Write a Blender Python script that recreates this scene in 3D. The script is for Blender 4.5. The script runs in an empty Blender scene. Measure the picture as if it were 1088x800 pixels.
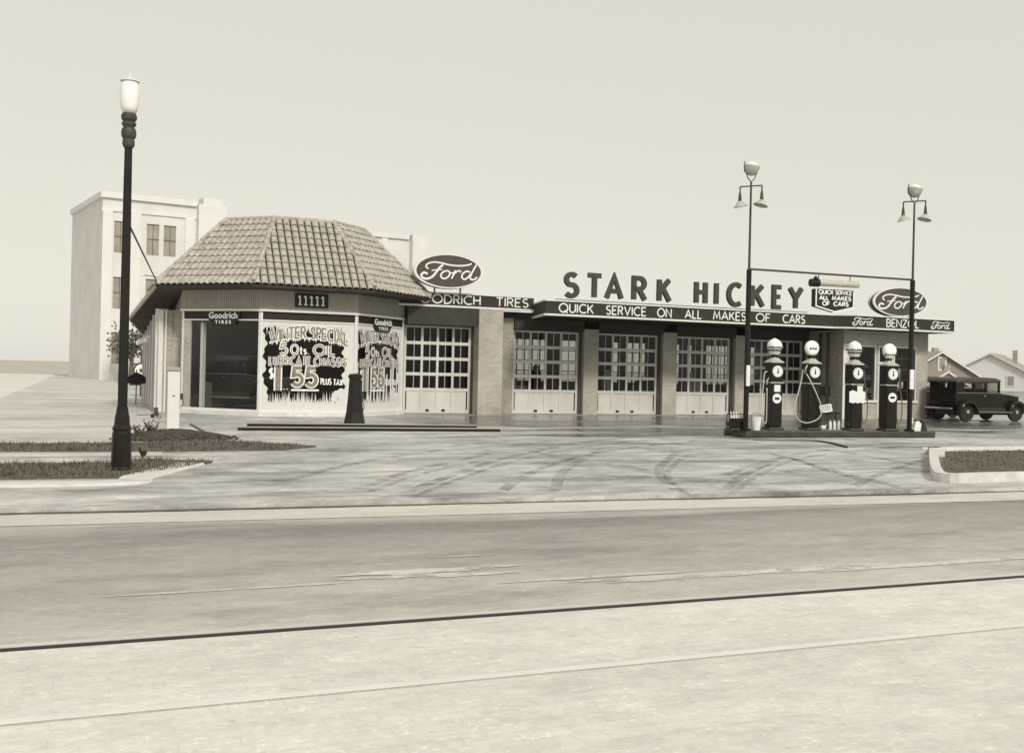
import bpy, bmesh, math, random
from mathutils import Vector, Matrix
random.seed(7)
R = math.radians
scene = bpy.context.scene
col = scene.collection

# ---------------------------------------------------------------- camera, world, sun, exposure
FPX, TH, ROLL, HC, PX, PY = 1140.0, R(23.6), R(1.33), 1.6, 592.0, 394.7
cd = bpy.data.cameras.new('camera'); cam = bpy.data.objects.new('camera', cd); col.objects.link(cam)
cd.sensor_fit = 'HORIZONTAL'; cd.sensor_width = 36.0; cd.lens = FPX / 1088 * 36.0
cd.shift_x = (544 - PX) / 1088; cd.shift_y = (PY - 400) / 1088
cd.clip_start = 0.1; cd.clip_end = 3000
cam.matrix_world = Matrix.Translation((0, 0, HC)) @ Matrix.Rotation(R(90), 4, 'X') @ Matrix.Rotation(ROLL, 4, 'Z')
scene.camera = cam

SUN_EL, SUN_AZ = R(38), R(150)          # azimuth of the sun: behind the camera, to the right
w = bpy.data.worlds.new('World'); scene.world = w; w.use_nodes = True
nt = w.node_tree; nt.nodes.clear()
sky = nt.nodes.new('ShaderNodeTexSky'); sky.sky_type = 'NISHITA'; sky.sun_disc = False
sky.sun_elevation = SUN_EL; sky.sun_rotation = SUN_AZ; sky.dust_density = 1.0; sky.air_density = 1.0; sky.altitude = 100
bw = nt.nodes.new('ShaderNodeRGBToBW')
flat = nt.nodes.new('ShaderNodeMath'); flat.operation = 'MULTIPLY_ADD'; flat.inputs[1].default_value = 0.20; flat.inputs[2].default_value = 5.0
tint = nt.nodes.new('ShaderNodeVectorMath'); tint.operation = 'SCALE'; tint.inputs[0].default_value = (1.0, 0.975, 0.86)
bg = nt.nodes.new('ShaderNodeBackground'); bg.inputs['Strength'].default_value = 0.10
out = nt.nodes.new('ShaderNodeOutputWorld')
L = nt.links.new
L(sky.outputs[0], bw.inputs[0]); L(bw.outputs[0], flat.inputs[0]); L(flat.outputs[0], tint.inputs['Scale'])
L(tint.outputs[0], bg.inputs['Color']); L(bg.outputs[0], out.inputs[0])

sd = bpy.data.lights.new('sun', 'SUN'); sd.energy = 1.9; sd.angle = R(11); sd.color = (1.0, 0.965, 0.86)
so = bpy.data.objects.new('sun', sd); col.objects.link(so)
sdir = Vector((math.sin(SUN_AZ) * math.cos(SUN_EL), math.cos(SUN_AZ) * math.cos(SUN_EL), math.sin(SUN_EL)))
so.rotation_euler = sdir.to_track_quat('Z', 'Y').to_euler(); so.location = (0, 0, 60)

scene.view_settings.view_transform = 'Standard'; scene.view_settings.look = 'None'
scene.view_settings.exposure = 0.40; scene.view_settings.gamma = 1.0
scene.render.engine = 'CYCLES'

# ---------------------------------------------------------------- site frame (u along the shop front, v away from the street)
cT, sT = math.cos(TH), math.sin(TH)
def S(u, v, z=0.0): return Vector((u * cT - v * sT, u * sT + v * cT, z))
def _ray(px, py):
    dx = px - PX; dy = py - PY
    return (dx * math.cos(ROLL) + dy * math.sin(ROLL)) / FPX, (-dx * math.sin(ROLL) + dy * math.cos(ROLL)) / FPX
def gp(px, py, z=0.0):                  # ground point (u, v) seen at a photo position
    x, b = _ray(px, py); Y = (HC - z) / b; X = x * Y
    return X * cT + Y * sT, -X * sT + Y * cT
def uv_on(px, py, v):                   # u, z on a plane parallel to the front
    x, b = _ray(px, py); Y = v / (cT - x * sT); X = x * Y
    return X * cT + Y * sT, HC - b * Y

# ---------------------------------------------------------------- materials
def sep(g, a=1.0):
    """neutral tone of albedo g with the slight warmth old paint, brick and steel have here"""
    t = min(1.0, max(0.0, (0.66 - g) / 0.5))
    return (g * (1.01 + 0.12 * t), g, g * (0.99 - 0.19 * t), a)
MATS = {}
def mat(name, g, rough=0.7, metal=0.0, var=0.0, scale=6.0, bump=0.0, stretch=(1, 1, 1), spec=0.5, coord='Object', detail=5.0):
    if name in MATS: return MATS[name]
    m = bpy.data.materials.new(name); m.use_nodes = True; n = m.node_tree; b = n.nodes['Principled BSDF']
    b.inputs['Base Color'].default_value = sep(g); b.inputs['Roughness'].default_value = rough
    b.inputs['Metallic'].default_value = metal; b.inputs['Specular IOR Level'].default_value = spec
    if var > 0 or bump > 0:
        tc = n.nodes.new('ShaderNodeTexCoord'); mp = n.nodes.new('ShaderNodeMapping'); mp.inputs['Scale'].default_value = stretch
        nz = n.nodes.new('ShaderNodeTexNoise'); nz.inputs['Scale'].default_value = scale; nz.inputs['Detail'].default_value = detail
        nz.inputs['Roughness'].default_value = 0.65
        n.links.new(tc.outputs[coord], mp.inputs[0]); n.links.new(mp.outputs[0], nz.inputs['Vector'])
        if var > 0:
            cr = n.nodes.new('ShaderNodeValToRGB'); e = cr.color_ramp.elements
            e[0].position = 0.3; e[1].position = 0.7
            e[0].color = sep(g * (1 - var)); e[1].color = sep(min(0.9, g * (1 + var)))
            n.links.new(nz.outputs['Fac'], cr.inputs[0]); n.links.new(cr.outputs[0], b.inputs['Base Color'])
        if bump > 0:
            bp = n.nodes.new('ShaderNodeBump'); bp.inputs['Strength'].default_value = bump; bp.inputs['Distance'].default_value = 0.02
            n.links.new(nz.outputs['Fac'], bp.inputs['Height']); n.links.new(bp.outputs[0], b.inputs['Normal'])
    MATS[name] = m; return m

def wall_coords(n):
    """(distance along the wall, height, 0) for any upright face"""
    g = n.nodes.new('ShaderNodeNewGeometry')
    cr = n.nodes.new('ShaderNodeVectorMath'); cr.operation = 'CROSS_PRODUCT'; cr.inputs[1].default_value = (0, 0, 1)
    n.links.new(g.outputs['True Normal'], cr.inputs[0])
    dt = n.nodes.new('ShaderNodeVectorMath'); dt.operation = 'DOT_PRODUCT'
    n.links.new(cr.outputs[0], dt.inputs[0]); n.links.new(g.outputs['Position'], dt.inputs[1])
    sp = n.nodes.new('ShaderNodeSeparateXYZ'); n.links.new(g.outputs['Position'], sp.inputs[0])
    cb = n.nodes.new('ShaderNodeCombineXYZ')
    n.links.new(dt.outputs['Value'], cb.inputs[0]); n.links.new(sp.outputs[2], cb.inputs[1])
    return cb, g

def brick(name, g1, g2, gm, bwid=0.23, bh=0.078, mortar=0.012):
    m = bpy.data.materials.new(name); m.use_nodes = True; n = m.node_tree; b = n.nodes['Principled BSDF']
    cb, g = wall_coords(n)
    bt = n.nodes.new('ShaderNodeTexBrick'); bt.inputs['Scale'].default_value = 1.0
    bt.inputs['Brick Width'].default_value = bwid; bt.inputs['Row Height'].default_value = bh
    bt.inputs['Mortar Size'].default_value = mortar; bt.inputs['Mortar Smooth'].default_value = 0.2; bt.inputs['Bias'].default_value = 0.0
    bt.inputs['Color1'].default_value = sep(g1); bt.inputs['Color2'].default_value = sep(g2); bt.inputs['Mortar'].default_value = sep(gm)
    n.links.new(cb.outputs[0], bt.inputs['Vector'])
    nz = n.nodes.new('ShaderNodeTexNoise'); nz.inputs['Scale'].default_value = 1.3; nz.inputs['Detail'].default_value = 6
    n.links.new(g.outputs['Position'], nz.inputs['Vector'])
    mr = n.nodes.new('ShaderNodeMapRange'); mr.inputs['From Min'].default_value = 0.3; mr.inputs['From Max'].default_value = 0.7
    mr.inputs['To Min'].default_value = 0.8; mr.inputs['To Max'].default_value = 1.12
    n.links.new(nz.outputs['Fac'], mr.inputs['Value'])
    sc = n.nodes.new('ShaderNodeVectorMath'); sc.operation = 'SCALE'
    n.links.new(bt.outputs['Color'], sc.inputs[0]); n.links.new(mr.outputs[0], sc.inputs['Scale']); n.links.new(sc.outputs[0], b.inputs['Base Color'])
    bp = n.nodes.new('ShaderNodeBump'); bp.inputs['Strength'].default_value = 0.4; bp.inputs['Distance'].default_value = 0.01; bp.invert = True
    n.links.new(bt.outputs['Fac'], bp.inputs['Height']); n.links.new(bp.outputs[0], b.inputs['Normal'])
    b.inputs['Roughness'].default_value = 0.85
    return m

def glass(name, tr=0.86, rough=0.02, tone=0.5, floor_=0.03):
    m = bpy.data.materials.new(name); m.use_nodes = True; n = m.node_tree; n.nodes.clear()
    o = n.nodes.new('ShaderNodeOutputMaterial'); t = n.nodes.new('ShaderNodeBsdfTransparent'); g = n.nodes.new('ShaderNodeBsdfGlossy')
    t.inputs[0].default_value = (tr, tr, tr * 0.97, 1); g.inputs[0].default_value = (tone, tone, tone, 1); g.inputs['Roughness'].default_value = rough
    fr = n.nodes.new('ShaderNodeFresnel'); fr.inputs[0].default_value = 1.45
    mx = n.nodes.new('ShaderNodeMixShader')
    n.links.new(fr.outputs[0], mx.inputs[0]); n.links.new(t.outputs[0], mx.inputs[1]); n.links.new(g.outputs[0], mx.inputs[2]); n.links.new(mx.outputs[0], o.inputs[0])
    return m

def concrete(name, g, wet=None, ramp=None, setts=False, joints=None, streak=(0.12, 0.5, 1), var=0.16, lo=0.45):
    """worn concrete; wet=(v0, v1): a band along the shop front that is still wet"""
    m = bpy.data.materials.new(name); m.use_nodes = True; n = m.node_tree; b = n.nodes['Principled BSDF']; K = n.links.new
    ge = n.nodes.new('ShaderNodeNewGeometry')
    rot = n.nodes.new('ShaderNodeVectorRotate'); rot.rotation_type = 'Z_AXIS'; rot.inputs['Angle'].default_value = -TH
    K(ge.outputs['Position'], rot.inputs['Vector'])
    def noise(scale, sx, det=7, rgh=0.62, off=0.0):
        mp = n.nodes.new('ShaderNodeMapping'); mp.inputs['Scale'].default_value = sx; mp.inputs['Location'].default_value = (off, off, 0)
        nz = n.nodes.new('ShaderNodeTexNoise'); nz.inputs['Scale'].default_value = scale; nz.inputs['Detail'].default_value = det; nz.inputs['Roughness'].default_value = rgh
        K(rot.outputs[0], mp.inputs[0]); K(mp.outputs[0], nz.inputs['Vector']); return nz.outputs['Fac']
    def rng(v, a, b_, c, d):
        r = n.nodes.new('ShaderNodeMapRange'); r.inputs['From Min'].default_value = a; r.inputs['From Max'].default_value = b_
        r.inputs['To Min'].default_value = c; r.inputs['To Max'].default_value = d; K(v, r.inputs['Value']); return r.outputs[0]
    def mul(a, b_):
        r = n.nodes.new('ShaderNodeMath'); r.operation = 'MULTIPLY'; K(a, r.inputs[0])
        if isinstance(b_, float): r.inputs[1].default_value = b_
        else: K(b_, r.inputs[1])
        return r.outputs[0]
    big = rng(noise(0.35, (0.5, 1, 1)), 0.35, 0.65, 1 - var, 1 + var * 0.6)
    st = rng(noise(1.6, streak, 8, 0.7, 3.1), 0.36, 0.62, lo + 0.3, 1.08)
    fine = rng(noise(9, (0.6, 1, 1), 12, 0.85, 9), 0.3, 0.7, 0.78, 1.16)
    oil = rng(noise(0.9, (0.35, 0.8, 1), 6, 0.72, 21), 0.52, 0.68, 1.0, lo)
    mid = rng(noise(3.2, (streak[0] * 2.2, 1.1, 1), 8, 0.72, 77), 0.34, 0.66, 1 - (1 - lo) * .45, 1.06)
    f = mul(mul(mul(mul(big, st), fine), oil), mid)
    if wet: f = mul(f, rng(noise(0.7, (0.9, 0.35, 1), 9, 0.78, 88), 0.50, 0.60, 1.0, 0.80))
    rough = rng(noise(2, (0.4, 1, 1), 5, 0.6, 5), 0.3, 0.7, 0.55, 0.85)
    if joints:
        sp = n.nodes.new('ShaderNodeSeparateXYZ'); K(rot.outputs[0], sp.inputs[0])
        for ax, d, wd in joints:
            md = n.nodes.new('ShaderNodeMath'); md.operation = 'PINGPONG'; md.inputs[1].default_value = d / 2; K(sp.outputs[ax], md.inputs[0])
            gt = rng(md.outputs[0], wd * 0.5, wd, 0.62, 1.0); f = mul(f, gt)
    if wet:
        sp = n.nodes.new('ShaderNodeSeparateXYZ'); K(rot.outputs[0], sp.inputs[0])
        wv = rng(sp.outputs[1], wet[0], wet[1], 0.0, 1.0)
        wn = rng(noise(0.55, (0.3, 1, 1), 5, 0.6, 40), 0.32, 0.62, -0.75, 0.55)
        ad = n.nodes.new('ShaderNodeMath'); ad.operation = 'ADD'; ad.use_clamp = True; K(wv, ad.inputs[0]); K(wn, ad.inputs[1])
        wm = mul(ad.outputs[0], rng(sp.outputs[0], 7.5, 11.5, 0.0, 1.0))
        wm = mul(wm, rng(sp.outputs[1], wet[0] - 5, wet[0], 0.0, 1.0))
        f = mul(f, rng(wm, 0.15, 0.8, 1.0, 0.26))
        mx = n.nodes.new('ShaderNodeMix'); K(rng(wm, 0.15, 0.8, 0.0, 1.0), mx.inputs[0]); K(rough, mx.inputs[2]); mx.inputs[3].default_value = 0.19; rough = mx.outputs[0]
    spk = rng(noise(26, (0.8, 1, 1), 3, 0.6, 13), 0.58, 0.74, 1.0, 1.28)
    pit = rng(noise(17, (0.7, 1, 1), 4, 0.7, 33), 0.26, 0.40, 0.74, 1.0)
    f = mul(mul(f, spk), pit)
    if setts:
        bk = n.nodes.new('ShaderNodeTexBrick'); bk.inputs['Scale'].default_value = 1.0; bk.inputs['Brick Width'].default_value = .26; bk.inputs['Row Height'].default_value = .12
        bk.inputs['Mortar Size'].default_value = .008; bk.inputs['Mortar Smooth'].default_value = .6
        bk.inputs['Color1'].default_value = (1.02,) * 3 + (1,); bk.inputs['Color2'].default_value = (.975,) * 3 + (1,); bk.inputs['Mortar'].default_value = (.94,) * 3 + (1,)
        K(rot.outputs[0], bk.inputs['Vector']); f = mul(f, bk.outputs['Color'])
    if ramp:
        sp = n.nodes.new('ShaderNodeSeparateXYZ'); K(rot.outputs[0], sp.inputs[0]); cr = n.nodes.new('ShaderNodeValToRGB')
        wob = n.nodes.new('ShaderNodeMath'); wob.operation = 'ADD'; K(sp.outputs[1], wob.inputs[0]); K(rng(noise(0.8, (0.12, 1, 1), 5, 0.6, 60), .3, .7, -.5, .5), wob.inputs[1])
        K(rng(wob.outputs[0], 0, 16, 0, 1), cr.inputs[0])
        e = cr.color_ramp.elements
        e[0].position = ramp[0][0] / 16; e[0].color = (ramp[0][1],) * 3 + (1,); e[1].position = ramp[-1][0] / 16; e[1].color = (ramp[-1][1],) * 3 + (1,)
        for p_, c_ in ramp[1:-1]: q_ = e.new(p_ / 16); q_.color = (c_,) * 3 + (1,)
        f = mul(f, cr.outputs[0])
    scl = n.nodes.new('ShaderNodeVectorMath'); scl.operation = 'SCALE'; scl.inputs[0].default_value = sep(g)[:3]; K(f, scl.inputs['Scale'])
    K(scl.outputs[0], b.inputs['Base Color']); K(rough, b.inputs['Roughness'])
    bp = n.nodes.new('ShaderNodeBump'); bp.inputs['Strength'].default_value = 0.12; bp.inputs['Distance'].default_value = 0.02
    K(fine, bp.inputs['Height']); K(bp.outputs[0], b.inputs['Normal'])
    return m

M = {}
M['brick'] = brick('buff_brick', 0.40, 0.32, 0.45)
M['brick_dark'] = brick('dark_shaded_brick', 0.33, 0.22, 0.42)  # darker copy of the buff brick, shade of turned-away walls in its colour
M['white'] = mat('white_paint', 0.68, 0.5, var=0.05, scale=3)
M['door_white'] = mat('door_paint', 0.55, 0.5, var=0.13, scale=1.6, stretch=(1, 1, 0.4))
M['sill'] = mat('pale_stone', 0.62, 0.8, var=0.1, scale=4)
M['siding'] = mat('grey_siding', 0.34, 0.7, var=0.18, scale=14, stretch=(3, 3, 0.15))
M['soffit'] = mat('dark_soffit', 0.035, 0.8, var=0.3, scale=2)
M['fascia'] = mat('fascia_enamel', 0.034, 0.6, spec=.2, var=0.12, scale=2)
M['tile'] = mat('clay_tile', 0.36, 0.8, var=0.34, scale=4.5, bump=0.1)
M['tiledark'] = mat('tile_gap_shade', 0.02, 0.95)  # near black: shadow in the channels between tiles put into the colour
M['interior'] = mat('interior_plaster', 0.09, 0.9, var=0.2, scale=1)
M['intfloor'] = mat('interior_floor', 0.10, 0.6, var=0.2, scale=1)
M['glass'] = glass('window_glass')
M['glass_dim'] = glass('display_glass', 0.85, tone=.32)
M['black'] = mat('black_paint', 0.012, 0.35, spec=.22, var=0.3, scale=8)
M['blackmat'] = mat('black_matt', 0.02, 0.8)
M['pump'] = mat('pump_enamel', 0.013, 0.22, spec=.22, var=0.25, scale=7)
M['iron'] = mat('dark_iron', 0.04, 0.55, var=0.3, scale=10)
M['steel'] = mat('galvanised_steel', 0.16, 0.45, 0.3, var=0.2, scale=10)
M['chrome'] = mat('bright_metal', 0.6, 0.22, 0.8)
M['lampglass'] = mat('opal_glass', 0.8, 0.25)
M['reflector'] = mat('lamp_reflector', 0.45, 0.4, 0.1, var=0.15, scale=8)
M['letter'] = mat('letter_metal', 0.036, 0.5, var=0.25, scale=3)
M['signgrey'] = mat('sign_enamel', 0.062, 0.5, spec=.3, var=0.15, scale=4)
M['signdark'] = mat('sign_dark', 0.022, 0.5, spec=.2)
M['letterwhite'] = mat('white_lettering', 0.78, 0.4)
M['washwhite'] = mat('whitewash', 0.62, 0.8, var=0.06, scale=6)
M['washgrey'] = mat('grey_poster_paint', 0.20, 0.8, var=0.15, scale=9)
M['tyre'] = mat('tyre_rubber', 0.018, 0.85)
M['carblack'] = mat('car_lacquer', 0.010, 0.16, spec=.22)
M['carroof'] = mat('car_roof_cloth', 0.05, 0.6)
M['stone'] = mat('hazed_stone', 0.66, 0.85, var=0.09, scale=0.4)  # distance haze put into the colour, stone and trim paled towards the sky
M['stone2'] = mat('hazed_stone_trim', 0.70, 0.85, var=0.05, scale=0.5)
M['farwin'] = mat('far_window', 0.28, 0.3, var=0.25, scale=1.0)  # pane grey lightened in place of distance haze
M['shingle'] = mat('roof_shingle', 0.30, 0.9, var=0.2, scale=6)
M['clap'] = mat('clapboard', 0.26, 0.8, var=0.15, scale=8, stretch=(0.3, 0.3, 6))
M['clapwhite'] = mat('white_clapboard', 0.7, 0.8)
M['soil'] = mat('dark_soil', 0.045, 0.95, var=0.5, scale=9, bump=0.8)
M['grass'] = mat('dry_grass', 0.11, 0.8, var=0.5, scale=5)
M['turf'] = mat('turf_soil', 0.09, 0.95, var=0.5, scale=7, bump=0.6)
M['kerb'] = mat('kerb_concrete', 0.58, 0.85, var=0.14, scale=5, bump=0.2)
M['kerbdark'] = mat('worn_kerb_edge', 0.10, 0.7, var=0.4, scale=5)
M['wood'] = mat('grey_timber', 0.30, 0.8, var=0.3, scale=5, stretch=(1, 8, 8))
M['bark'] = mat('bark', 0.10, 0.9, var=0.3, scale=5)
M['leaf'] = mat('foliage', 0.10, 0.8, var=0.4, scale=2)
M['rearglass'] = glass('dimming_rear_glass', 0.48)  # tint added to dim the sky seen through the rear windows
M['header'] = mat('dark_header', 0.03, 0.75, var=.25, scale=3)
M['hose'] = mat('pale_hose', 0.50, 0.5)
M['hosedark'] = mat('dark_hose', 0.04, 0.5)
M['railsteel'] = mat('polished_rail', 0.7, 0.3, 0.5)
M['cloth'] = mat('white_cloth', 0.72, 0.9, var=0.08, scale=12)
M['apron'] = concrete('forecourt_concrete', 0.62, wet=(21.0, 31.0), streak=(0.32, 1.0, 1), lo=0.30, var=0.22)
M['walk'] = concrete('sidewalk_concrete', 0.58, var=0.14, lo=0.55)
M['asphalt'] = concrete('worn_overexposed_asphalt', 0.52, ramp=[(0, 1), (6.2, .98), (7.4, .88), (8.6, .72), (10.0, .60), (10.9, .48), (11.2, .46), (11.6, .8)], streak=(0.22, 1.6, 1), var=0.14, lo=0.70)  # ramp pales towards the tracks: wear plus overexposed brightness painted in
M['track'] = concrete('track_paving', 0.555, setts=True, streak=(0.35, 1.3, 1), var=0.08, lo=0.90)  # paleness carries the overexposed brightness of the near road
M['gutter'] = concrete('gutter_concrete', 0.52, streak=(0.05, 1.5, 1), var=0.1, lo=0.8)
M['land'] = concrete('open_ground', 0.42, var=0.15, lo=0.7)

# ---------------------------------------------------------------- mesh building
class MB:
    def __init__(s, off=(0, 0, 0)):
        s.v = []; s.f = []; s.M = Matrix.Identity(4); s.off = Vector(off)
    def p(s, co):
        s.v.append((s.M @ Vector(co)) - s.off); return len(s.v) - 1
    def face(s, pts): s.f.append([s.p(q) for q in pts])
    def box(s, x0, x1, y0, y1, z0, z1):
        i = [s.p((x, y, z)) for z in (z0, z1) for x, y in ((x0, y0), (x1, y0), (x1, y1), (x0, y1))]
        for q in ((3, 2, 1, 0), (4, 5, 6, 7), (0, 1, 5, 4), (1, 2, 6, 5), (2, 3, 7, 6), (3, 0, 4, 7)): s.f.append([i[k] for k in q])
        return s
    def prism(s, poly, z0, z1, axis='z'):
        def c(a, b, t): return (a, b, t) if axis == 'z' else ((a, t, b) if axis == 'y' else (t, a, b))
        n = len(poly); A = [s.p(c(a, b, z0)) for a, b in poly]; B = [s.p(c(a, b, z1)) for a, b in poly]
        s.f.append(A[::-1]); s.f.append(B)
        for k in range(n): s.f.append([A[k], A[(k + 1) % n], B[(k + 1) % n], B[k]])
        return s
    def bar(s, a, b, wd, hd):
        a = Vector(a); b = Vector(b); d = (b - a).normalized(); up = Vector((0, 0, 1))
        if abs(d.z) > 0.95: up = Vector((0, 1, 0))
        x = d.cross(up).normalized() * wd / 2; y = x.cross(d).normalized() * hd / 2
        i = [s.p(q) for e in (a, b) for q in (e - x - y, e + x - y, e + x + y, e - x + y)]
        for q in ((3, 2, 1, 0), (4, 5, 6, 7), (0, 1, 5, 4), (1, 2, 6, 5), (2, 3, 7, 6), (3, 0, 4, 7)): s.f.append([i[k] for k in q])
        return s
    def tube(s, pts, r, n=8, caps=True):
        pts = [Vector(p) for p in pts]; rings = []
        rr = r if isinstance(r, (list, tuple)) else [r] * len(pts)
        pu = None
        for k, p in enumerate(pts):
            d = (pts[min(k + 1, len(pts) - 1)] - pts[max(k - 1, 0)]).normalized()
            if pu is None: pu = Vector((0, 0, 1)) if abs(d.z) < 0.9 else Vector((1, 0, 0))
            x = d.cross(pu).normalized(); y = x.cross(d).normalized(); pu = y
            rings.append([s.p(p + (x * math.cos(a) + y * math.sin(a)) * rr[k]) for a in [2 * math.pi * j / n for j in range(n)]])
        for a, b in zip(rings, rings[1:]):
            for j in range(n): s.f.append([a[j], a[(j + 1) % n], b[(j + 1) % n], b[j]])
        if caps: s.f.append(rings[0][::-1]); s.f.append(rings[-1])
        return s
    def lathe(s, prof, c=(0, 0, 0), n=20, sx=1.0, sy=1.0, axis='z'):
        rings = []
        for r, h in prof:
            ring = []
            for j in range(n):
                a = 2 * math.pi * j / n; q = (r * math.cos(a) * sx, r * math.sin(a) * sy, h)
                if axis == 'y': q = (q[0], q[2], q[1])
                if axis == 'x': q = (q[2], q[0], q[1])
                ring.append(s.p((c[0] + q[0], c[1] + q[1], c[2] + q[2])))
            rings.append(ring)
        for a, b in zip(rings, rings[1:]):
            for j in range(n): s.f.append([a[j], a[(j + 1) % n], b[(j + 1) % n], b[j]])
        s.f.append(rings[0][::-1]); s.f.append(rings[-1]); return s

def mesh_obj(name, mb, m, parent=None, bevel=0.0, smooth=False, flat_=True):
    me = bpy.data.meshes.new(name); me.from_pydata([tuple(v) for v in mb.v], [], mb.f)
    bm = bmesh.new(); bm.from_mesh(me); bmesh.ops.recalc_face_normals(bm, faces=bm.faces)
    bm.to_mesh(me); bm.free()
    if smooth:
        for p in me.polygons: p.use_smooth = True
    me.materials.append(m)
    o = bpy.data.objects.new(name, me); col.objects.link(o)
    if smooth == 'auto':
        pass
    if parent: o.parent = parent
    if bevel > 0:
        bv = o.modifiers.new('bevel', 'BEVEL'); bv.width = bevel; bv.segments = 2; bv.limit_method = 'ANGLE'; bv.angle_limit = R(40)
    return o
def tag(o, label, cat, group=None, kind=None):
    if label: o['label'] = label
    if cat: o['category'] = cat
    if group: o['group'] = group
    if kind: o['kind'] = kind
    return o
def thing(name, label, cat, u, v, z=0.0, rot=0.0, group=None):
    o = bpy.data.objects.new(name, None); col.objects.link(o); o.location = S(u, v, z); o.rotation_euler = (0, 0, TH + rot)
    o.empty_display_size = 0.3
    return tag(o, label, cat, group)
def struct(name, mb, m):
    o = mesh_obj(name, mb, m); o.rotation_euler = (0, 0, TH); o['kind'] = 'structure'; return o
def copy_tree(o, parent=None):
    c = o.copy(); col.objects.link(c)
    if parent: c.parent = parent
    for ch in [x for x in bpy.data.objects if x.parent == o]: copy_tree(ch, c)
    return c

# ---------------------------------------------------------------- lettering
def arc(cx, cy, rx, ry, a0, a1, n=9):
    return [(cx + rx * math.cos(R(a0 + (a1 - a0) * k / n)), cy + ry * math.sin(R(a0 + (a1 - a0) * k / n))) for k in range(n + 1)]
G = {
 'A': (.78, [[(0, 0), (.39, 1), (.78, 0)], [(.14, .33), (.64, .33)]]),
 'B': (.55, [[(0, 0), (0, 1), (.28, 1)] + arc(.28, .76, .22, .24, 90, -90) + [(0, .52)], [(.28, .52)] + arc(.30, .26, .25, .26, 90, -90) + [(0, 0)]]),
 'C': (.74, [arc(.46, .5, .46, .5, 52, 308, 14)]),
 'D': (.68, [[(0, 0), (0, 1), (.2, 1)] + arc(.2, .5, .48, .5, 90, -90, 12) + [(0, 0)]]),
 'E': (.50, [[(.5, 1), (0, 1), (0, 0), (.5, 0)], [(0, .52), (.42, .52)]]),
 'F': (.48, [[(.48, 1), (0, 1), (0, 0)], [(0, .52), (.4, .52)]]),
 'G': (.80, [arc(.48, .5, .48, .5, 48, 340, 15) + [(.94 * .85, .5), (.5, .5)]]),
 'H': (.62, [[(0, 0), (0, 1)], [(.62, 0), (.62, 1)], [(0, .52), (.62, .52)]]),
 'I': (.02, [[(.01, 0), (.01, 1)]]),
 'K': (.60, [[(0, 0), (0, 1)], [(.56, 1), (.04, .44)], [(.2, .6), (.6, 0)]]),
 'L': (.46, [[(0, 1), (0, 0), (.46, 0)]]),
 'M': (.84, [[(0, 0), (.12, 1), (.42, .2), (.72, 1), (.84, 0)]]),
 'N': (.68, [[(0, 0), (0, 1), (.68, 0), (.68, 1)]]),
 'O': (.94, [arc(.47, .5, .47, .5, 0, 360, 22)]),
 'P': (.50, [[(0, 0), (0, 1), (.26, 1)] + arc(.26, .74, .24, .26, 90, -90) + [(0, .48)]]),
 'Q': (.94, [arc(.47, .5, .47, .5, 0, 360, 22), [(.6, .22), (.92, -.08)]]),
 'R': (.54, [[(0, 0), (0, 1), (.26, 1)] + arc(.26, .75, .24, .25, 90, -90) + [(0, .5)], [(.24, .5), (.54, 0)]]),
 'S': (.52, [arc(.27, .745, .23, .245, 40, 250, 10) + arc(.26, .26, .25, .26, 70, -145, 11)]),
 'T': (.60, [[(0, 1), (.6, 1)], [(.3, 1), (.3, 0)]]),
 'U': (.62, [[(0, 1), (0, .32)] + arc(.31, .31, .31, .31, 180, 360, 10) + [(.62, 1)]]),
 'V': (.72, [[(0, 1), (.36, 0), (.72, 1)]]),
 'W': (1.0, [[(0, 1), (.26, 0), (.5, .85), (.74, 0), (1.0, 1)]]),
 'X': (.62, [[(0, 0), (.62, 1)], [(0, 1), (.62, 0)]]),
 'Y': (.70, [[(0, 1), (.35, .48), (.70, 1)], [(.35, .48), (.35, 0)]]),
 'Z': (.60, [[(0, 1), (.6, 1), (0, 0), (.6, 0)]]),
 '1': (.10, [[(-.06, .88), (.05, 1), (.05, 0)], ]),
 '5': (.52, [[(.5, 1), (.08, 1), (.03, .56)] + arc(.25, .31, .27, .31, 125, -150, 12)]),
 '.': (.10, [[(.05, 0), (.05, .08)]]),
 '$': (.50, [arc(.25, .72, .22, .2, 40, 250, 8) + arc(.25, .28, .24, .22, 70, -145, 9), [(.25, -.08), (.25, 1.08)]]),
 't': (.32, [[(.16, 1), (.16, .05), (.3, 0)], [(0, .7), (.32, .7)]]),
 's': (.34, [arc(.17, .52, .15, .15, 40, 250, 7) + arc(.17, .2, .16, .18, 70, -145, 8)]),
 ' ': (.40, []),
}
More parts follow.
